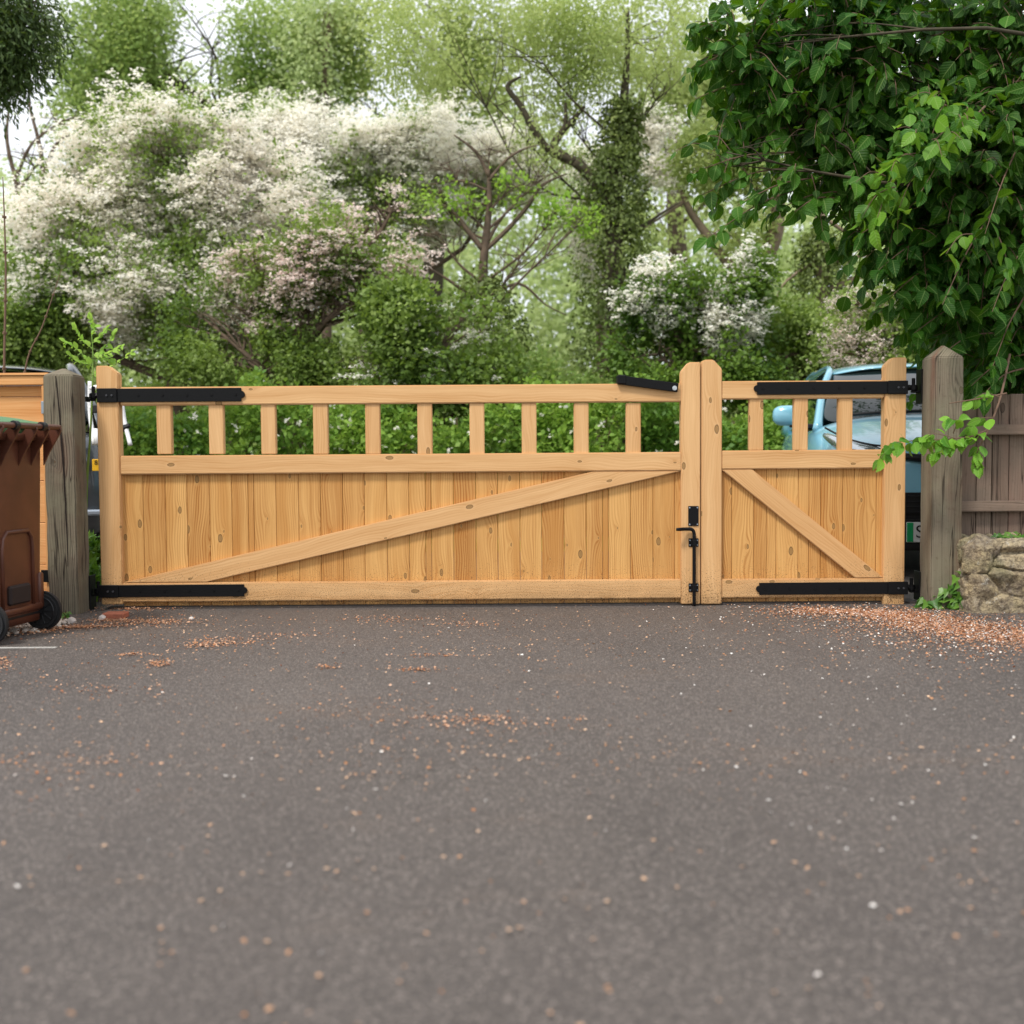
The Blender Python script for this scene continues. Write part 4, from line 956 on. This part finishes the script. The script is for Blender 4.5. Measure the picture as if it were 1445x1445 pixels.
# green bushes between
for (px, py, Y, rx, ry, lab) in ((1110, 500, 14.2, 80, 60, 'plain green bush at the foot of the crooked tree'), (770, 550, 14.0, 80, 35, 'loose green bush at the foot of the ivy clad willow'), (40, 450, 14.5, 70, 80, 'dark green bush at the far left below the cream hawthorn')):
    el = [E(px, py, Y, rx, ry), E(px + rx * .5, py + 25, Y, rx * .6, ry * .7), E(px - rx * .5, py + 30, Y, rx * .6, ry * .7)]
    t = tree('bush', lab, 'bush', Y, [(px, 590), (px, py)], [.05, .02], el, nsub=5)
    foliage('crown', el, 1500 if px == 770 else 2000, 8, .06, M['l_mid' if px == 770 else 'l_haw'], t, gap=-.05, gf=5, length=.2, scat=.05)
# hedge behind the drive
h = thing('hedge', 'bright green clipped hedge dotted with white flowers, seen through the gate pickets', 'hedge', (0, 12.4, 0))
xa, xb = W(165, 600, 12.3).x, W(1330, 600, 12.3).x
n = 21000; P = np.stack([RNG.uniform(xa, xb, n), RNG.uniform(12.0, 12.9, n), RNG.uniform(.05, 1.42, n)], 1)
P[:, 2] *= 1 + .12 * np.sin(P[:, 0] * 1.9) + .08 * np.sin(P[:, 0] * 4.3 + 1); P[:, 1] += .12 * np.sin(P[:, 0] * 3.1 + P[:, 2] * 4)
keep = (P[:, 1] < 12.25) | (RNG.random(n) < .5) | (P[:, 2] > 1.2); keep &= (gapnoise(P, 6) + .5 * gapnoise(P, 13)) > -.28; P = P[keep]
O = np.tile(np.array([0, -.8, .35]), (len(P), 1)) + RNG.normal(size=P.shape) * .4; Pl, Dd, r = twig_leaves(P, O, 5, .16, .045)
m = Pl[:, 2] > .02; leaves('foliage', Pl[m], Dd[m], .055 * (.7 + .6 * RNG.random(m.sum())) * 1.25, M['l_hedge'], h, rnd=r[m])
mb = MB()
for i in range(60):
    x = xa + (xb - xa) * (i + .5) / 60; tube(mb, [(x, 12.5, -.05), (x + random.uniform(-.1, .1), 12.45, .6), (x + random.uniform(-.2, .2), 12.4, 1.3)], [.025, .018, .006], 5)
mb.build('stems', M['twig'], h)
n = 90; P = np.stack([RNG.uniform(xa, xb, n), RNG.uniform(11.85, 12.0, n), RNG.uniform(.6, 1.5, n)], 1)
q = (P[:, None] + RNG.normal(size=(n, 5, 3)) * .016).reshape(-1, 3); leaves('blossom', q, RNG.normal(size=q.shape), .035, M['blossom'], h, 'round')
# shrubby growth by the left post
s = thing('ivy_clump', 'dark glossy ivy clump in the gap beside the split gate post', 'ivy', (W(132, 840, 6.9).x, 6.9, 0))
el = [E(128, 812, 7.0, 12, 38, .12), E(134, 835, 6.75, 10, 20, .1), E(126, 845, 6.7, 22, 8, .12)]
foliage('foliage', el, 260, 3, .06, M['l_ivyn'], s, 'ivy', length=.08, scat=.03)
mb = MB(); 
for i in range(5): tube(mb, [W(125 + 4 * i, 856, 6.85), W(124 + 5 * i, 800, 6.95)], [.006, .003], 5)
mb.build('stems', M['twig'], s)

# far trees
def far(name, label, Y, trunk, rads, ells, n, mat, size=.11, group=None, bark='bark', gap=-.05, gf=1.4, shape='quad', extra=(), per=6):
    t = tree(name, label, 'tree', Y, trunk, rads, ells, bark, group, nsub=8, r0=.05, extra=extra)
    foliage('crown', ells, n, per, size, M[mat], t, shape, gap=gap, gf=gf, length=.5, scat=.12, droop=.3); return t
G1 = 'tall pale trees behind the hawthorns'
Y = 23
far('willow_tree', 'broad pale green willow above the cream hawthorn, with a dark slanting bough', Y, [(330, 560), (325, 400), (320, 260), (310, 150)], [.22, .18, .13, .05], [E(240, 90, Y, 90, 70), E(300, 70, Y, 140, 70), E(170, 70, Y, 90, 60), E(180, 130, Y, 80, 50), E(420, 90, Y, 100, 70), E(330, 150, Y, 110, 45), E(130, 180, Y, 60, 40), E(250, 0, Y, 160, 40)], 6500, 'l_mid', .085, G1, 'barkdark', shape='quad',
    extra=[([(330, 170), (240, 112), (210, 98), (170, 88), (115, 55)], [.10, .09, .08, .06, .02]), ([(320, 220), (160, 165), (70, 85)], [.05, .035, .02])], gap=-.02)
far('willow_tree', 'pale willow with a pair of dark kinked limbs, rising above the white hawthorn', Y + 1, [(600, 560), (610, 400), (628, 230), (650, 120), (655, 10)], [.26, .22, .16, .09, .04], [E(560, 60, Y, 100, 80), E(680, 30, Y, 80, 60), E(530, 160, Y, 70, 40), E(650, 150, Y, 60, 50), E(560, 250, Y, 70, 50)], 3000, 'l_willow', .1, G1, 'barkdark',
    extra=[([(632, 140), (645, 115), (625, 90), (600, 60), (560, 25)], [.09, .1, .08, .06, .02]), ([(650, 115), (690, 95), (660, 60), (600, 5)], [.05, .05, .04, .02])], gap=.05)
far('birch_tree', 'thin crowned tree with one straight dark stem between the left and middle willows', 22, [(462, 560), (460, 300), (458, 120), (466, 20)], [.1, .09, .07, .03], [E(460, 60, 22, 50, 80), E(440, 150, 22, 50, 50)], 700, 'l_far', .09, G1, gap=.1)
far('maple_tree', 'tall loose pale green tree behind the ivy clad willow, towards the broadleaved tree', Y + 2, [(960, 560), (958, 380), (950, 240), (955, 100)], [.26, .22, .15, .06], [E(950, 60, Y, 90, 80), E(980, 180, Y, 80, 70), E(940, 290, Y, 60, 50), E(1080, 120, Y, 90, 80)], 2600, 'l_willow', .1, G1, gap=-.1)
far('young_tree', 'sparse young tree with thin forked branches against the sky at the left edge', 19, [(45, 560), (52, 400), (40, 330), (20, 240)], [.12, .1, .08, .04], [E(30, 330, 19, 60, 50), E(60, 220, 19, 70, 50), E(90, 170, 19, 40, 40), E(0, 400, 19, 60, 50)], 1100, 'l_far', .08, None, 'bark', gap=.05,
    extra=[([(40, 330), (60, 235), (42, 150), (45, 120)], [.05, .04, .02, .01]), ([(45, 300), (75, 210), (100, 190)], [.05, .03, .01]), ([(30, 280), (10, 200), (15, 140)], [.04, .03, .01]), ([(48, 340), (70, 320), (120, 330)], [.04, .03, .01])])
# dark crown, top left, nearer
Y = 10.5
el = [E(10, 45, Y, 50, 55), E(-50, 60, Y, 70, 80), E(40, 10, Y, 45, 25), E(20, 90, Y, 25, 25)]
t = tree('yew_tree', 'dark needled tree reaching in at the top left corner', 'tree', Y, [(-150, 640), (-150, 400), (-140, 200), (-100, 60)], [.2, .18, .14, .07], el, 'barkdark')
foliage('crown', el, 2600, 6, .07, M['l_dark'], t, 'slim', length=.3, scat=.04, droop=.6, gap=-.4, gf=4)
# woodland mass far behind
n = 80000; X = RNG.uniform(-28, 28, n); Yw = RNG.uniform(29, 36, n); top = 8.0 + 1.6 * np.sin(X * .5) + 1.2 * np.sin(X * 1.3 + 2) + .05 * Yw
Zw = RNG.random(n) ** 1.25 * top; P = np.stack([X, Yw, Zw], 1); P = P[gapnoise(P, 1.1) > -.1 - .5 * (P[:, 2] < 5)]
Pl, Dd, r = twig_leaves(P, RNG.normal(size=P.shape), 4, .6, .2, .2)
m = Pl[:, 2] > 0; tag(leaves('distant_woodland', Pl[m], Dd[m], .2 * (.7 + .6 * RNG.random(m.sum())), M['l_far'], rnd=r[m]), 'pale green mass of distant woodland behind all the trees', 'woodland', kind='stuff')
n = 34000; X = RNG.uniform(-13, 13, n); Yw = RNG.uniform(18.3, 21, n)
Zw = RNG.random(n) * (2.0 + .5 * np.sin(X * 1.1) + .4 * np.sin(X * 2.7) - 1.1 * np.exp(-((X - .9) / 1.6) ** 2)); P = np.stack([X, Yw, Zw], 1); P = P[(gapnoise(P, 2.) > -.6) | (P[:, 2] < 1.3)]
Pl, Dd, r = twig_leaves(P, RNG.normal(size=P.shape), 3, .3, .1, .1)
m = Pl[:, 2] > 0; tag(leaves('undergrowth', Pl[m], Dd[m], .1 * (.7 + .6 * RNG.random(m.sum())), M['l_haw'], rnd=r[m]), 'dark green undergrowth below the hawthorns across the road', 'undergrowth', kind='stuff')
# grass verge
n = 9000; P = np.stack([RNG.uniform(-7, 5, n), RNG.uniform(10.2, 10.9, n), np.full(n, -.005)], 1); Dd = RNG.normal(size=P.shape) * .35 + np.array([0, 0, 1])
tag(leaves('verge_grass', P, Dd, .09 * (.6 + .8 * RNG.random(n)), M['l_bright'], shape='slim', up=RNG.normal(size=P.shape)), 'strip of bright grass along the far kerb behind the gate', 'grass', kind='stuff')

# ================================================================== NEAR BROADLEAVED TREE
def spray(mb, pts, rad, nleaf, P, Dd, Up, r0=0., spread=.05, droop=.5):
    """leaves set alternately along a twig, hanging from it"""
    ps, rr = smooth_pts(pts, rad, 5); tube(mb, ps, rr, 5)
    for i in range(nleaf):
        u = (i + random.random()) / nleaf * .92 + .08; j = min(int(u * (len(ps) - 1)), len(ps) - 2); f_ = u * (len(ps) - 1) - j
        p = ps[j].lerp(ps[j + 1], f_); t_ = (ps[j + 1] - ps[j]).normalized(); sd_ = t_.cross(Vector((0, 0, 1))); sd_ = sd_.normalized() if sd_.length > .01 else Vector((1, 0, 0))
        d_ = (t_ * .6 + sd_ * (1 if i % 2 else -1) * .7 + Vector(RNG.normal(size=3)) * .45 + Vector((0, 0, -droop * random.uniform(.5, 1.5)))).normalized()
        P.append(p + d_ * .012); Dd.append(d_); u_ = Vector((0, -.45, .8)) + Vector(RNG.normal(size=3)) * .55; Up.append(u_)
random.seed(99)
Y = 6.9
bt = thing('broadleaf_tree', 'large dark green broadleaved tree overhanging the plank fence on the right', 'tree', (4.6, 7.6, 0))
el = [E(1160, 60, 6.7, 85, 75), E(1050, 70, 6.6, 40, 50), E(1025, 215, 6.5, 30, 16), E(1150, 180, 6.7, 65, 45), E(1230, 90, 6.9, 90, 90), E(1230, 210, 6.8, 75, 60), E(1340, 80, 7.0, 100, 95), E(1430, 110, 6.8, 80, 110),
      E(1330, 230, 6.6, 85, 80), E(1300, 330, 6.7, 55, 45), E(1390, 330, 6.7, 80, 75), E(1450, 420, 6.9, 70, 90), E(1390, 430, 6.9, 50, 45), E(1440, 220, 6.5, 70, 90), E(1500, 300, 7.2, 90, 200), E(1430, 520, 7.2, 50, 40), E(1300, 0, 6.9, 220, 40), E(1250, 330, 6.8, 50, 36), E(1130, 240, 6.5, 40, 18), E(1310, 410, 6.7, 40, 30), E(1290, 270, 6.9, 70, 60), E(1200, 255, 6.9, 45, 30), E(1350, 400, 7.3, 60, 60), E(1420, 480, 7.3, 70, 60), E(1090, 140, 7.0, 50, 50), E(1300, 150, 7.8, 160, 130), E(1420, 330, 7.9, 120, 200)]
mb = MB()
tr = [Vector((4.6, 7.6, -.05)), Vector((4.55, 7.6, .9)), Vector((4.4, 7.5, 1.9)), Vector((4.1, 7.3, 2.8)), Vector((3.6, 7.2, 3.6)), Vector((3.2, 7.1, 4.4))]
limbs(mb, tr, [.2, .17, .15, .13, .09, .05], el[:17], nsub=6, r0=.015, k=2, att=-.05)
mb.build('trunk', M['barkdark'], bt, True)
P, Dd, Up = [], [], []; tw = MB()
el_reflect = [(np.array([4.0, 9.8, 4.4]), np.array([1.5, 1.2, .9])), (np.array([3.2, 8.6, 4.9]), np.array([1.2, 1.0, .7]))]  # mostly hidden crown clumps over the car, added for the windscreen to reflect
pc, oc = sample(el_reflect, 420, .3)
for a, b in zip(pc, oc):
    a = Vector(a); d_ = (Vector(b) + Vector(RNG.normal(size=3)) * .4).normalized(); spray(tw, [a, a + d_ * .15, a + d_ * .3 + Vector((0, 0, -.08))], [.0035, .0025, .0012], 7, P, Dd, Up, droop=.75)
p, o = sample(el, 2900, .5, gap=-.36, gf=4.5)
for a, b in zip(p, o):
    a = Vector(a); d_ = Vector(b) * .6 + Vector(RNG.normal(size=3)) * .35 + Vector((-.15, -.15, .05)); d_.normalize(); Ln = random.uniform(.14, .3)
    e1 = a + d_ * Ln * .5; e2 = a + d_ * Ln + Vector((0, 0, -.3 * Ln)); spray(tw, [a, e1, e2], [.0035, .0025, .0012], random.randint(6, 9), P, Dd, Up, droop=.75)
# longer drooping outer sprays along the left and lower edge
for (x0, y0, x1, y1, Yq, n_) in ((1120, 215, 975, 245, 6.4, 12), (1130, 235, 990, 275, 6.45, 12), (1160, 250, 1040, 290, 6.4, 12), (1140, 262, 1000, 335, 6.4, 13), (1200, 270, 1090, 300, 6.5, 11), (1090, 60, 985, 95, 6.5, 12), (1090, 120, 980, 140, 6.5, 11), (1180, 280, 1120, 300, 6.4, 8),
      (1330, 330, 1235, 385, 6.4, 12), (1340, 370, 1255, 420, 6.4, 12), (1390, 420, 1290, 470, 6.5, 12), (1400, 470, 1330, 500, 6.5, 10), (1445, 500, 1370, 545, 6.5, 11), (1300, 300, 1215, 330, 6.45, 11), (1400, 300, 1330, 430, 6.1, 12), (1390, 150, 1300, 270, 6.0, 14), (1370, 160, 1290, 235, 6.05, 14), (1440, 200, 1390, 330, 6.1, 13), (1445, 350, 1400, 440, 6.15, 12), (1445, 420, 1400, 520, 6.3, 14), (1445, 520, 1385, 560, 6.4, 10)):
    a = W(x0, y0, Yq + .2); b = W(x1, y1, Yq); m_ = a.lerp(b, .5) + Vector((0, 0, .04)); spray(tw, [a, m_, b], [.006, .004, .0015], n_ + 9, P, Dd, Up, droop=.8)
tw0 = tw
P = np.array([tuple(x) for x in P]); Dd = np.array([tuple(x) for x in Dd]); Up = np.array([tuple(x) for x in Up])
m = P[:, 2] > .9
leaves('crown', P[m], Dd[m], .098 * (.4 + .85 * RNG.random(m.sum())), M['l_beech'], bt, 'leaf', up=Up[m], smooth=True)
tw = tw0; P, Dd, Up = [], [], []
p, o = sample([E(1310, 215, 6.15, 30, 35), E(1270, 250, 6.1, 22, 28), E(1340, 160, 6.3, 35, 30), E(1395, 325, 6.1, 30, 12)], 30, .5)
for a, b in zip(p, o):
    a = Vector(a); d_ = (Vector(b) * .6 + Vector(RNG.normal(size=3)) * .35 + Vector((-.3, -.2, -.1))).normalized(); Ln = .2
    spray(tw, [a, a + d_ * Ln * .5, a + d_ * Ln + Vector((0, 0, -.08))], [.0035, .0025, .0012], 7, P, Dd, Up, droop=.8)
tw.build('twigs', M['twig'], bt)
leaves('young_leaves', np.array([tuple(x) for x in P]), np.array([tuple(x) for x in Dd]), .1 * (.55 + .7 * RNG.random(len(P))), leaf_mat('fresh_leaf', '#386e1a', '#70a02e', None, .4, '#b0d840', .42, vein=True), bt, 'leaf', up=np.array([tuple(x) for x in Up]), smooth=True)  # young growth; the clump's sunlit look is put into its lighter green
# low branch hanging in front of the post
tw = MB(); P, Dd, Up = [], [], []
Yb = 6.12
main = PW([(1425, 500, .3), (1412, 560, .15), (1395, 605, .05), (1378, 640), (1376, 660)], Yb); ps, rr = smooth_pts(main, [.007, .006, .005, .004, .002], 5); tube(tw, ps, rr, 6)
sub = PW([(1395, 606, .05), (1370, 616), (1335, 620), (1290, 622), (1262, 626), (1242, 648)], Yb); spray(tw, sub, [.005, .004, .0035, .003, .002, .001], 44, P, Dd, Up, droop=.55)
spray(tw, PW([(1385, 625), (1378, 640), (1380, 655)], Yb), [.003, .002, .001], 12, P, Dd, Up, droop=1.0)
spray(tw, PW([(1360, 618), (1335, 632), (1315, 640)], Yb - .02), [.003, .002, .001], 12, P, Dd, Up, droop=.6)
spray(tw, PW([(1345, 612), (1350, 595), (1340, 590)], Yb + .02), [.003, .002, .001], 7, P, Dd, Up, droop=.5)
spray(tw, PW([(1350, 619), (1320, 612), (1305, 618)], Yb - .03), [.003, .002, .001], 9, P, Dd, Up, droop=.5)
spray(tw, PW([(1410, 560), (1390, 555), (1370, 565)], Yb), [.003, .002, .001], 9, P, Dd, Up, droop=.8)
spray(tw, PW([(1400, 590), (1385, 590), (1368, 600)], Yb), [.003, .002, .001], 6, P, Dd, Up, droop=.8)
tube(tw, PW([(1420, 555, .1), (1380, 563), (1340, 569, -.02)], Yb), [.005, .0045, .003], 6)
lb = tw.build('low_branch', M['twig'], bt)
leaves('leaves', np.array([tuple(x) for x in P]), np.array([tuple(x) for x in Dd]), .075 * (.6 + .6 * RNG.random(len(P))), leaf_mat('lime_leaf', '#3f7a24', '#82b83c', None, .35, '#a8cc3c', .42, vein=True), lb, 'leaf', up=np.array([tuple(x) for x in Up]), smooth=True)
# behind the post: a leafy twig against the car
# ivy at the post base and on the wall
def ivy_patch(name, label, spots, n, parent_loc, size=.05):
    t = thing(name, label, 'ivy', parent_loc); P, Dd, Up = [], [], []; mb = MB()
    for i in range(n):
        c, r_ = random.choice(spots); a = random.random() * 6.28
        p = Vector(c) + Vector((math.cos(a) * r_[0], math.sin(a) * r_[1], random.random() * r_[2])) * random.random() ** .5; p.z = max(p.z, .01)
        P.append(tuple(p)); Dd.append((math.cos(a) * .7, -abs(math.sin(a)) * .6, -.35 + random.uniform(-.3, .3))); Up.append((random.gauss(0, .35), -.8, .9 + random.gauss(0, .3)))
    for i in range(max(4, n // 8)):
        c, r_ = random.choice(spots); tube(mb, [(c[0], c[1] + .03, max(0, c[2] - .01)), (c[0] + random.uniform(-r_[0], r_[0]), c[1] - .01, c[2] + random.random() * r_[2])], [.004, .002], 5)
    mb.build('stems', M['twig'], t)
    leaves('foliage', P, Dd, size * (.6 + .7 * RNG.random(n)), M['l_ivyn'], t, 'ivy', up=Up)
random.seed(31)
def gp(px, py, z=0): q_ = G(px, py); return (q_.x, q_.y, z)
ivy_patch('ivy_clump', 'fresh green ivy growing from the foot of the right gate post', [(gp(1325, 856), (.06, .05, .10)), (gp(1345, 858), (.07, .05, .16)), (gp(1358, 860), (.04, .04, .22)), (gp(1312, 858), (.04, .04, .06))], 230, gp(1340, 858), .055)
tp = W(1435, 752, 6.3)
ivy_patch('weed_tuft', 'small green weeds sprouting on top of the stone wall', [((tp.x, 6.3, wzt - .01), (.12, .06, .04)), ((tp.x + .2, 6.3, wzt - .01), (.15, .06, .05))], 110, (tp.x, 6.3, wzt), .03)
# tiny weed by the left post
ivy_patch('weed_tuft', 'tiny green seedling at the foot of the split gate post', [(gp(91, 872), (.03, .02, .05))], 16, gp(91, 872), .025)

# ash sprout behind the left post
t = thing('ash_sapling', 'bright green ash sapling with feathery leaves rising between split post and gate', 'sapling', (W(128, 840, 6.62).x, 6.62, 0))
mb = MB(); P, Dd, Up = [], [], []
stem = PW([(121, 860), (122, 700), (127, 620), (130, 560), (131, 500), (128, 455)], 6.66); ps, rr = smooth_pts(stem, [.008, .008, .007, .006, .004, .002], 5); tube(mb, ps, rr, 6)
for (a_, b_, c_) in (((131, 520), (112, 495), (92, 482)), ((130, 505), (150, 488), (162, 470)), ((130, 500), (150, 500), (170, 490)), ((130, 492), (115, 478), (105, 462)), ((129, 475), (133, 462), (127, 448)), ((131, 515), (112, 512), (98, 500)), ((131, 510), (145, 505), (158, 508)), ((130, 485), (142, 475), (152, 462)), ((130, 530), (150, 522), (185, 498))):
    rp = PW([a_, b_, c_], 6.62 + random.uniform(-.08, .08)); q_, r_ = smooth_pts(rp, [.003, .002, .001], 5); tube(mb, q_, r_, 4)
    n_ = 7
    for i in range(1, n_ + 1):
        u = i / n_ * (len(q_) - 1); j = min(int(u), len(q_) - 2); p_ = q_[j].lerp(q_[j + 1], u - j); t_ = (q_[j + 1] - q_[j]).normalized()
        for s_ in (-1, 1):
            P.append(tuple(p_)); v_ = (t_ * .7 + Vector((0, 0, 1)).cross(t_) * .6 * s_ + Vector((0, 0, .5 * s_)) + Vector(RNG.normal(size=3)) * .15); Dd.append(tuple(v_)); Up.append((random.gauss(0, .3), -.6, .8))
mb.build('stems', M['stem'], t); leaves('foliage', P, Dd, .038 * (.7 + .6 * RNG.random(len(P))), M['l_bright'], t, 'leaf', up=Up)
# two bare shoots over the orange fence
for lab, pts_, r_ in (('taller of the two bare brown shoots rising behind the orange fence', [(8, 700), (6, 520), (8, 380), (4, 250)], .009), ('shorter leaning bare brown shoot behind the orange fence', [(20, 700), (35, 525), (60, 460), (87, 380)], .006)):
    ps = PW(pts_, 6.75); t = thing('bare_shoot', lab, 'sapling', (ps[0].x, 6.75, 0)); ps = [Vector((ps[0].x, 6.75, -.05))] + ps
    q_, rr = smooth_pts(ps, [r_, r_, r_ * .9, r_ * .7, r_ * .3], 6); mb = MB(); tube(mb, q_, rr, 6, .3)
    mb.build('stem', M['twig'], t, True)
    mb = MB()
    for i in range(6):
        p_ = q_[int(len(q_) * (.4 + .09 * i))]; mb.bm(cyl(p_, (.3, -.2, 1), r_ * 1.35, r_ * 1.6, 6))
    mb.build('bud', M['twig'], t)

# ================================================================== LITTER
def flat_bits(name, XY, size, mat, label, cat, shape='quad', flat=.25, z=.003):
    n = len(XY); P = np.column_stack([XY, np.full(n, z) + RNG.random(n) * .006]); Dd = RNG.normal(size=(n, 3)) * np.array([1, 1, .18])
    up = RNG.normal(size=(n, 3)) * flat + np.array([0, 0, 1]); return tag(leaves(name, P, Dd, size, mat, shape=shape, up=up), label, cat, kind='stuff')
def blob(px0, py0, px1, py1, n, sx, sy):
    a = G(px0, py0); b = G(px1, py1); u = RNG.random(n)[:, None]; c = np.array([a.x, a.y]) * (1 - u) + np.array([b.x, b.y]) * u
    return c + RNG.normal(size=(n, 2)) * np.array([sx, sy]) * np.where(RNG.random((n, 1)) < .3, 2.8, .9) * (1 + .5 * np.sin(c[:, :1] * 9))
def inside(XY):  # keep off the wall, posts and bin
    k = ~((XY[:, 0] > wx0 - .01) & (XY[:, 1] > wy0 - .02)) & ~((XY[:, 0] < lx1) & (XY[:, 0] > lx0) & (XY[:, 1] > YP)) & ~((XY[:, 0] > rx0) & (XY[:, 0] < rx1) & (XY[:, 1] > YP))
    return XY[k]
pr = inside(np.vstack([blob(1120, 862, 1300, 868, 6200, .10, .08), blob(1230, 866, 1470, 905, 12000, .12, .10), blob(1280, 880, 1480, 925, 3600, .2, .14), blob(1285, 815, 1296, 850, 700, .04, .15)]))
pl_ = inside(np.vstack([blob(170, 859, 245, 856, 2000, .07, .05), blob(145, 876, 250, 880, 1100, .08, .04), blob(60, 888, 150, 884, 900, .1, .035), blob(0, 896, 70, 890, 600, .08, .04), blob(270, 912, 345, 908, 420, .06, .05), blob(300, 905, 430, 896, 300, .1, .05), blob(215, 936, 232, 940, 190, .03, .06), blob(165, 925, 200, 924, 90, .03, .01),
   blob(575, 925, 640, 927, 90, .04, .008), blob(572, 946, 605, 946, 120, .03, .012), blob(455, 940, 470, 944, 60, .03, .02), blob(520, 872, 680, 884, 420, .16, .09), blob(0, 930, 10, 945, 130, .03, .04), blob(20, 950, 200, 990, 260, .2, .12), blob(130, 1075, 170, 1080, 40, .03, .03), blob(480, 985, 640, 1030, 260, .16, .12), blob(620, 1010, 760, 1025, 200, .12, .06), blob(20, 1060, 70, 1110, 60, .05, .08)]))
kr_ = RNG.random(len(pr)); kl_ = RNG.random(len(pl_))
def sz(n, a=.0112): return a * (.45 + .9 * RNG.random(n))
h1 = np.vstack([pr[kr_ < .4], pl_[kl_ < .6]]); h2 = np.vstack([pr[(kr_ >= .4) & (kr_ < .82)], pl_[kl_ >= .6]])
flat_bits('bud_scale_litter', h1, sz(len(h1)), M['husk'], 'drifts of tan bud scales on the asphalt along the gate', 'litter', flat=.4, z=.004)
flat_bits('brown_husk_litter', h2, sz(len(h2)), M['husk2'], 'rust brown husks mixed in the drifts along the gate', 'litter', flat=.4)
def scatter(n, dens):
    XY = np.column_stack([RNG.uniform(-3.4, 3.6, n), RNG.uniform(1.2, 6.5, n)]); return inside(XY[RNG.random(n) < dens(XY)])
clus = lambda XY: .12 + .9 * np.clip((gapnoise(np.column_stack([XY, np.zeros(len(XY))]), 3.1) + .3 * gapnoise(np.column_stack([XY, np.ones(len(XY))]), 9) - .12) * 3, 0, 1) * (XY[:, 1] > 3.0)
s1 = scatter(8500, clus); s2 = np.vstack([blob(1180, 870, 1445, 1000, 420, .3, .3), blob(450, 980, 800, 1130, 240, .45, .5), blob(0, 1000, 160, 1130, 100, .2, .4), blob(500, 900, 1000, 960, 200, .6, .3)])
fg0 = np.column_stack([RNG.uniform(-1.7, 1.7, 170), RNG.uniform(1.35, 3.4, 170)])
flat_bits('husk_scatter', np.vstack([s1, inside(s2), fg0]), .0115 * (.5 + .9 * RNG.random(len(s1) + len(inside(s2)) + len(fg0))), M['husk3'], 'loose tan husks scattered over the open driveway', 'litter')
fg = np.column_stack([RNG.uniform(-1.7, 1.7, 230), RNG.uniform(1.35, 3.4, 230)])
wp = np.vstack([fg[:80] + np.array([.5, 0]), pr[kr_ >= .82], scatter(1500, lambda XY: .06 + .2 * (XY[:, 0] > .6)), inside(blob(1150, 900, 1445, 1100, 120, .4, .5))])
flat_bits('fallen_petals', wp, .0092 * (.35 + 1.1 * RNG.random(len(wp)) ** 1.5), M['petal'], 'white hawthorn petals fallen over the driveway', 'petals', 'round')
mb = MB(); random.seed(8)
for i in range(150):
    u = random.random(); q_ = G(0 + 95 * u + random.gauss(0, 6), 893 - 14 * u + random.gauss(0, 3)); r_ = random.uniform(.006, .017)
    bm = bmesh.new(); bmesh.ops.create_icosphere(bm, subdivisions=1, radius=r_)
    for v in bm.verts: v.co = Vector((v.co.x * random.uniform(.8, 1.3), v.co.y * random.uniform(.8, 1.3), v.co.z * .7)) + Vector((q_.x, q_.y, r_ * .5))
    bm.verts.index_update(); mb.bm(bm)
M['pebble'] = simple('pale_pebble', C('#cfc3b6'), .8, nscale=40, namt=.4)
tag(mb.build('gravel', M['pebble']), 'pale gravel at the edge of the driveway under the bin', 'gravel', kind='stuff')
# loose objects
def pebble(px, py, r_, lab):
    q_ = G(px, py); bm = bmesh.new(); bmesh.ops.create_icosphere(bm, subdivisions=2, radius=r_)
    for v in bm.verts: v.co = v.co * (1 + .3 * mnoise.noise(v.co * 60 + Vector((px, 0, 0)))); v.co.z *= .8; v.co += Vector((q_.x, q_.y, r_ * .6))
    bm.verts.index_update(); m_ = MB(); m_.bm(bm); tag(m_.build('stone', M['petal']), lab, 'stone')
pebble(270, 875, .014, 'small white stone lying alone on the asphalt below the lower left hinge strap')
pebble(144, 875, .02, 'white stone at the left end of the flat red brick')
pebble(101, 880, .024, 'pale stone on the ground in front of the split gate post')
mb = MB(); a, b = G(146, 872), G(176, 872); mb.bm(box(a.x, b.x, a.y - .03, a.y + .07, -.02, .028, .005)); tag(mb.build('brick', M['brick']), 'flat red brick set in the ground beside the split gate post', 'brick')
mb = MB(); a, b = G(-40, 915), G(80, 914); mb.bm(prism([(a.x, .0005), (b.x, .0005), (b.x, .003), (a.x, .003)], a.y - .012, a.y + .014, 0)); tag(mb.build('painted_line', M['paint_line']), kind='structure')
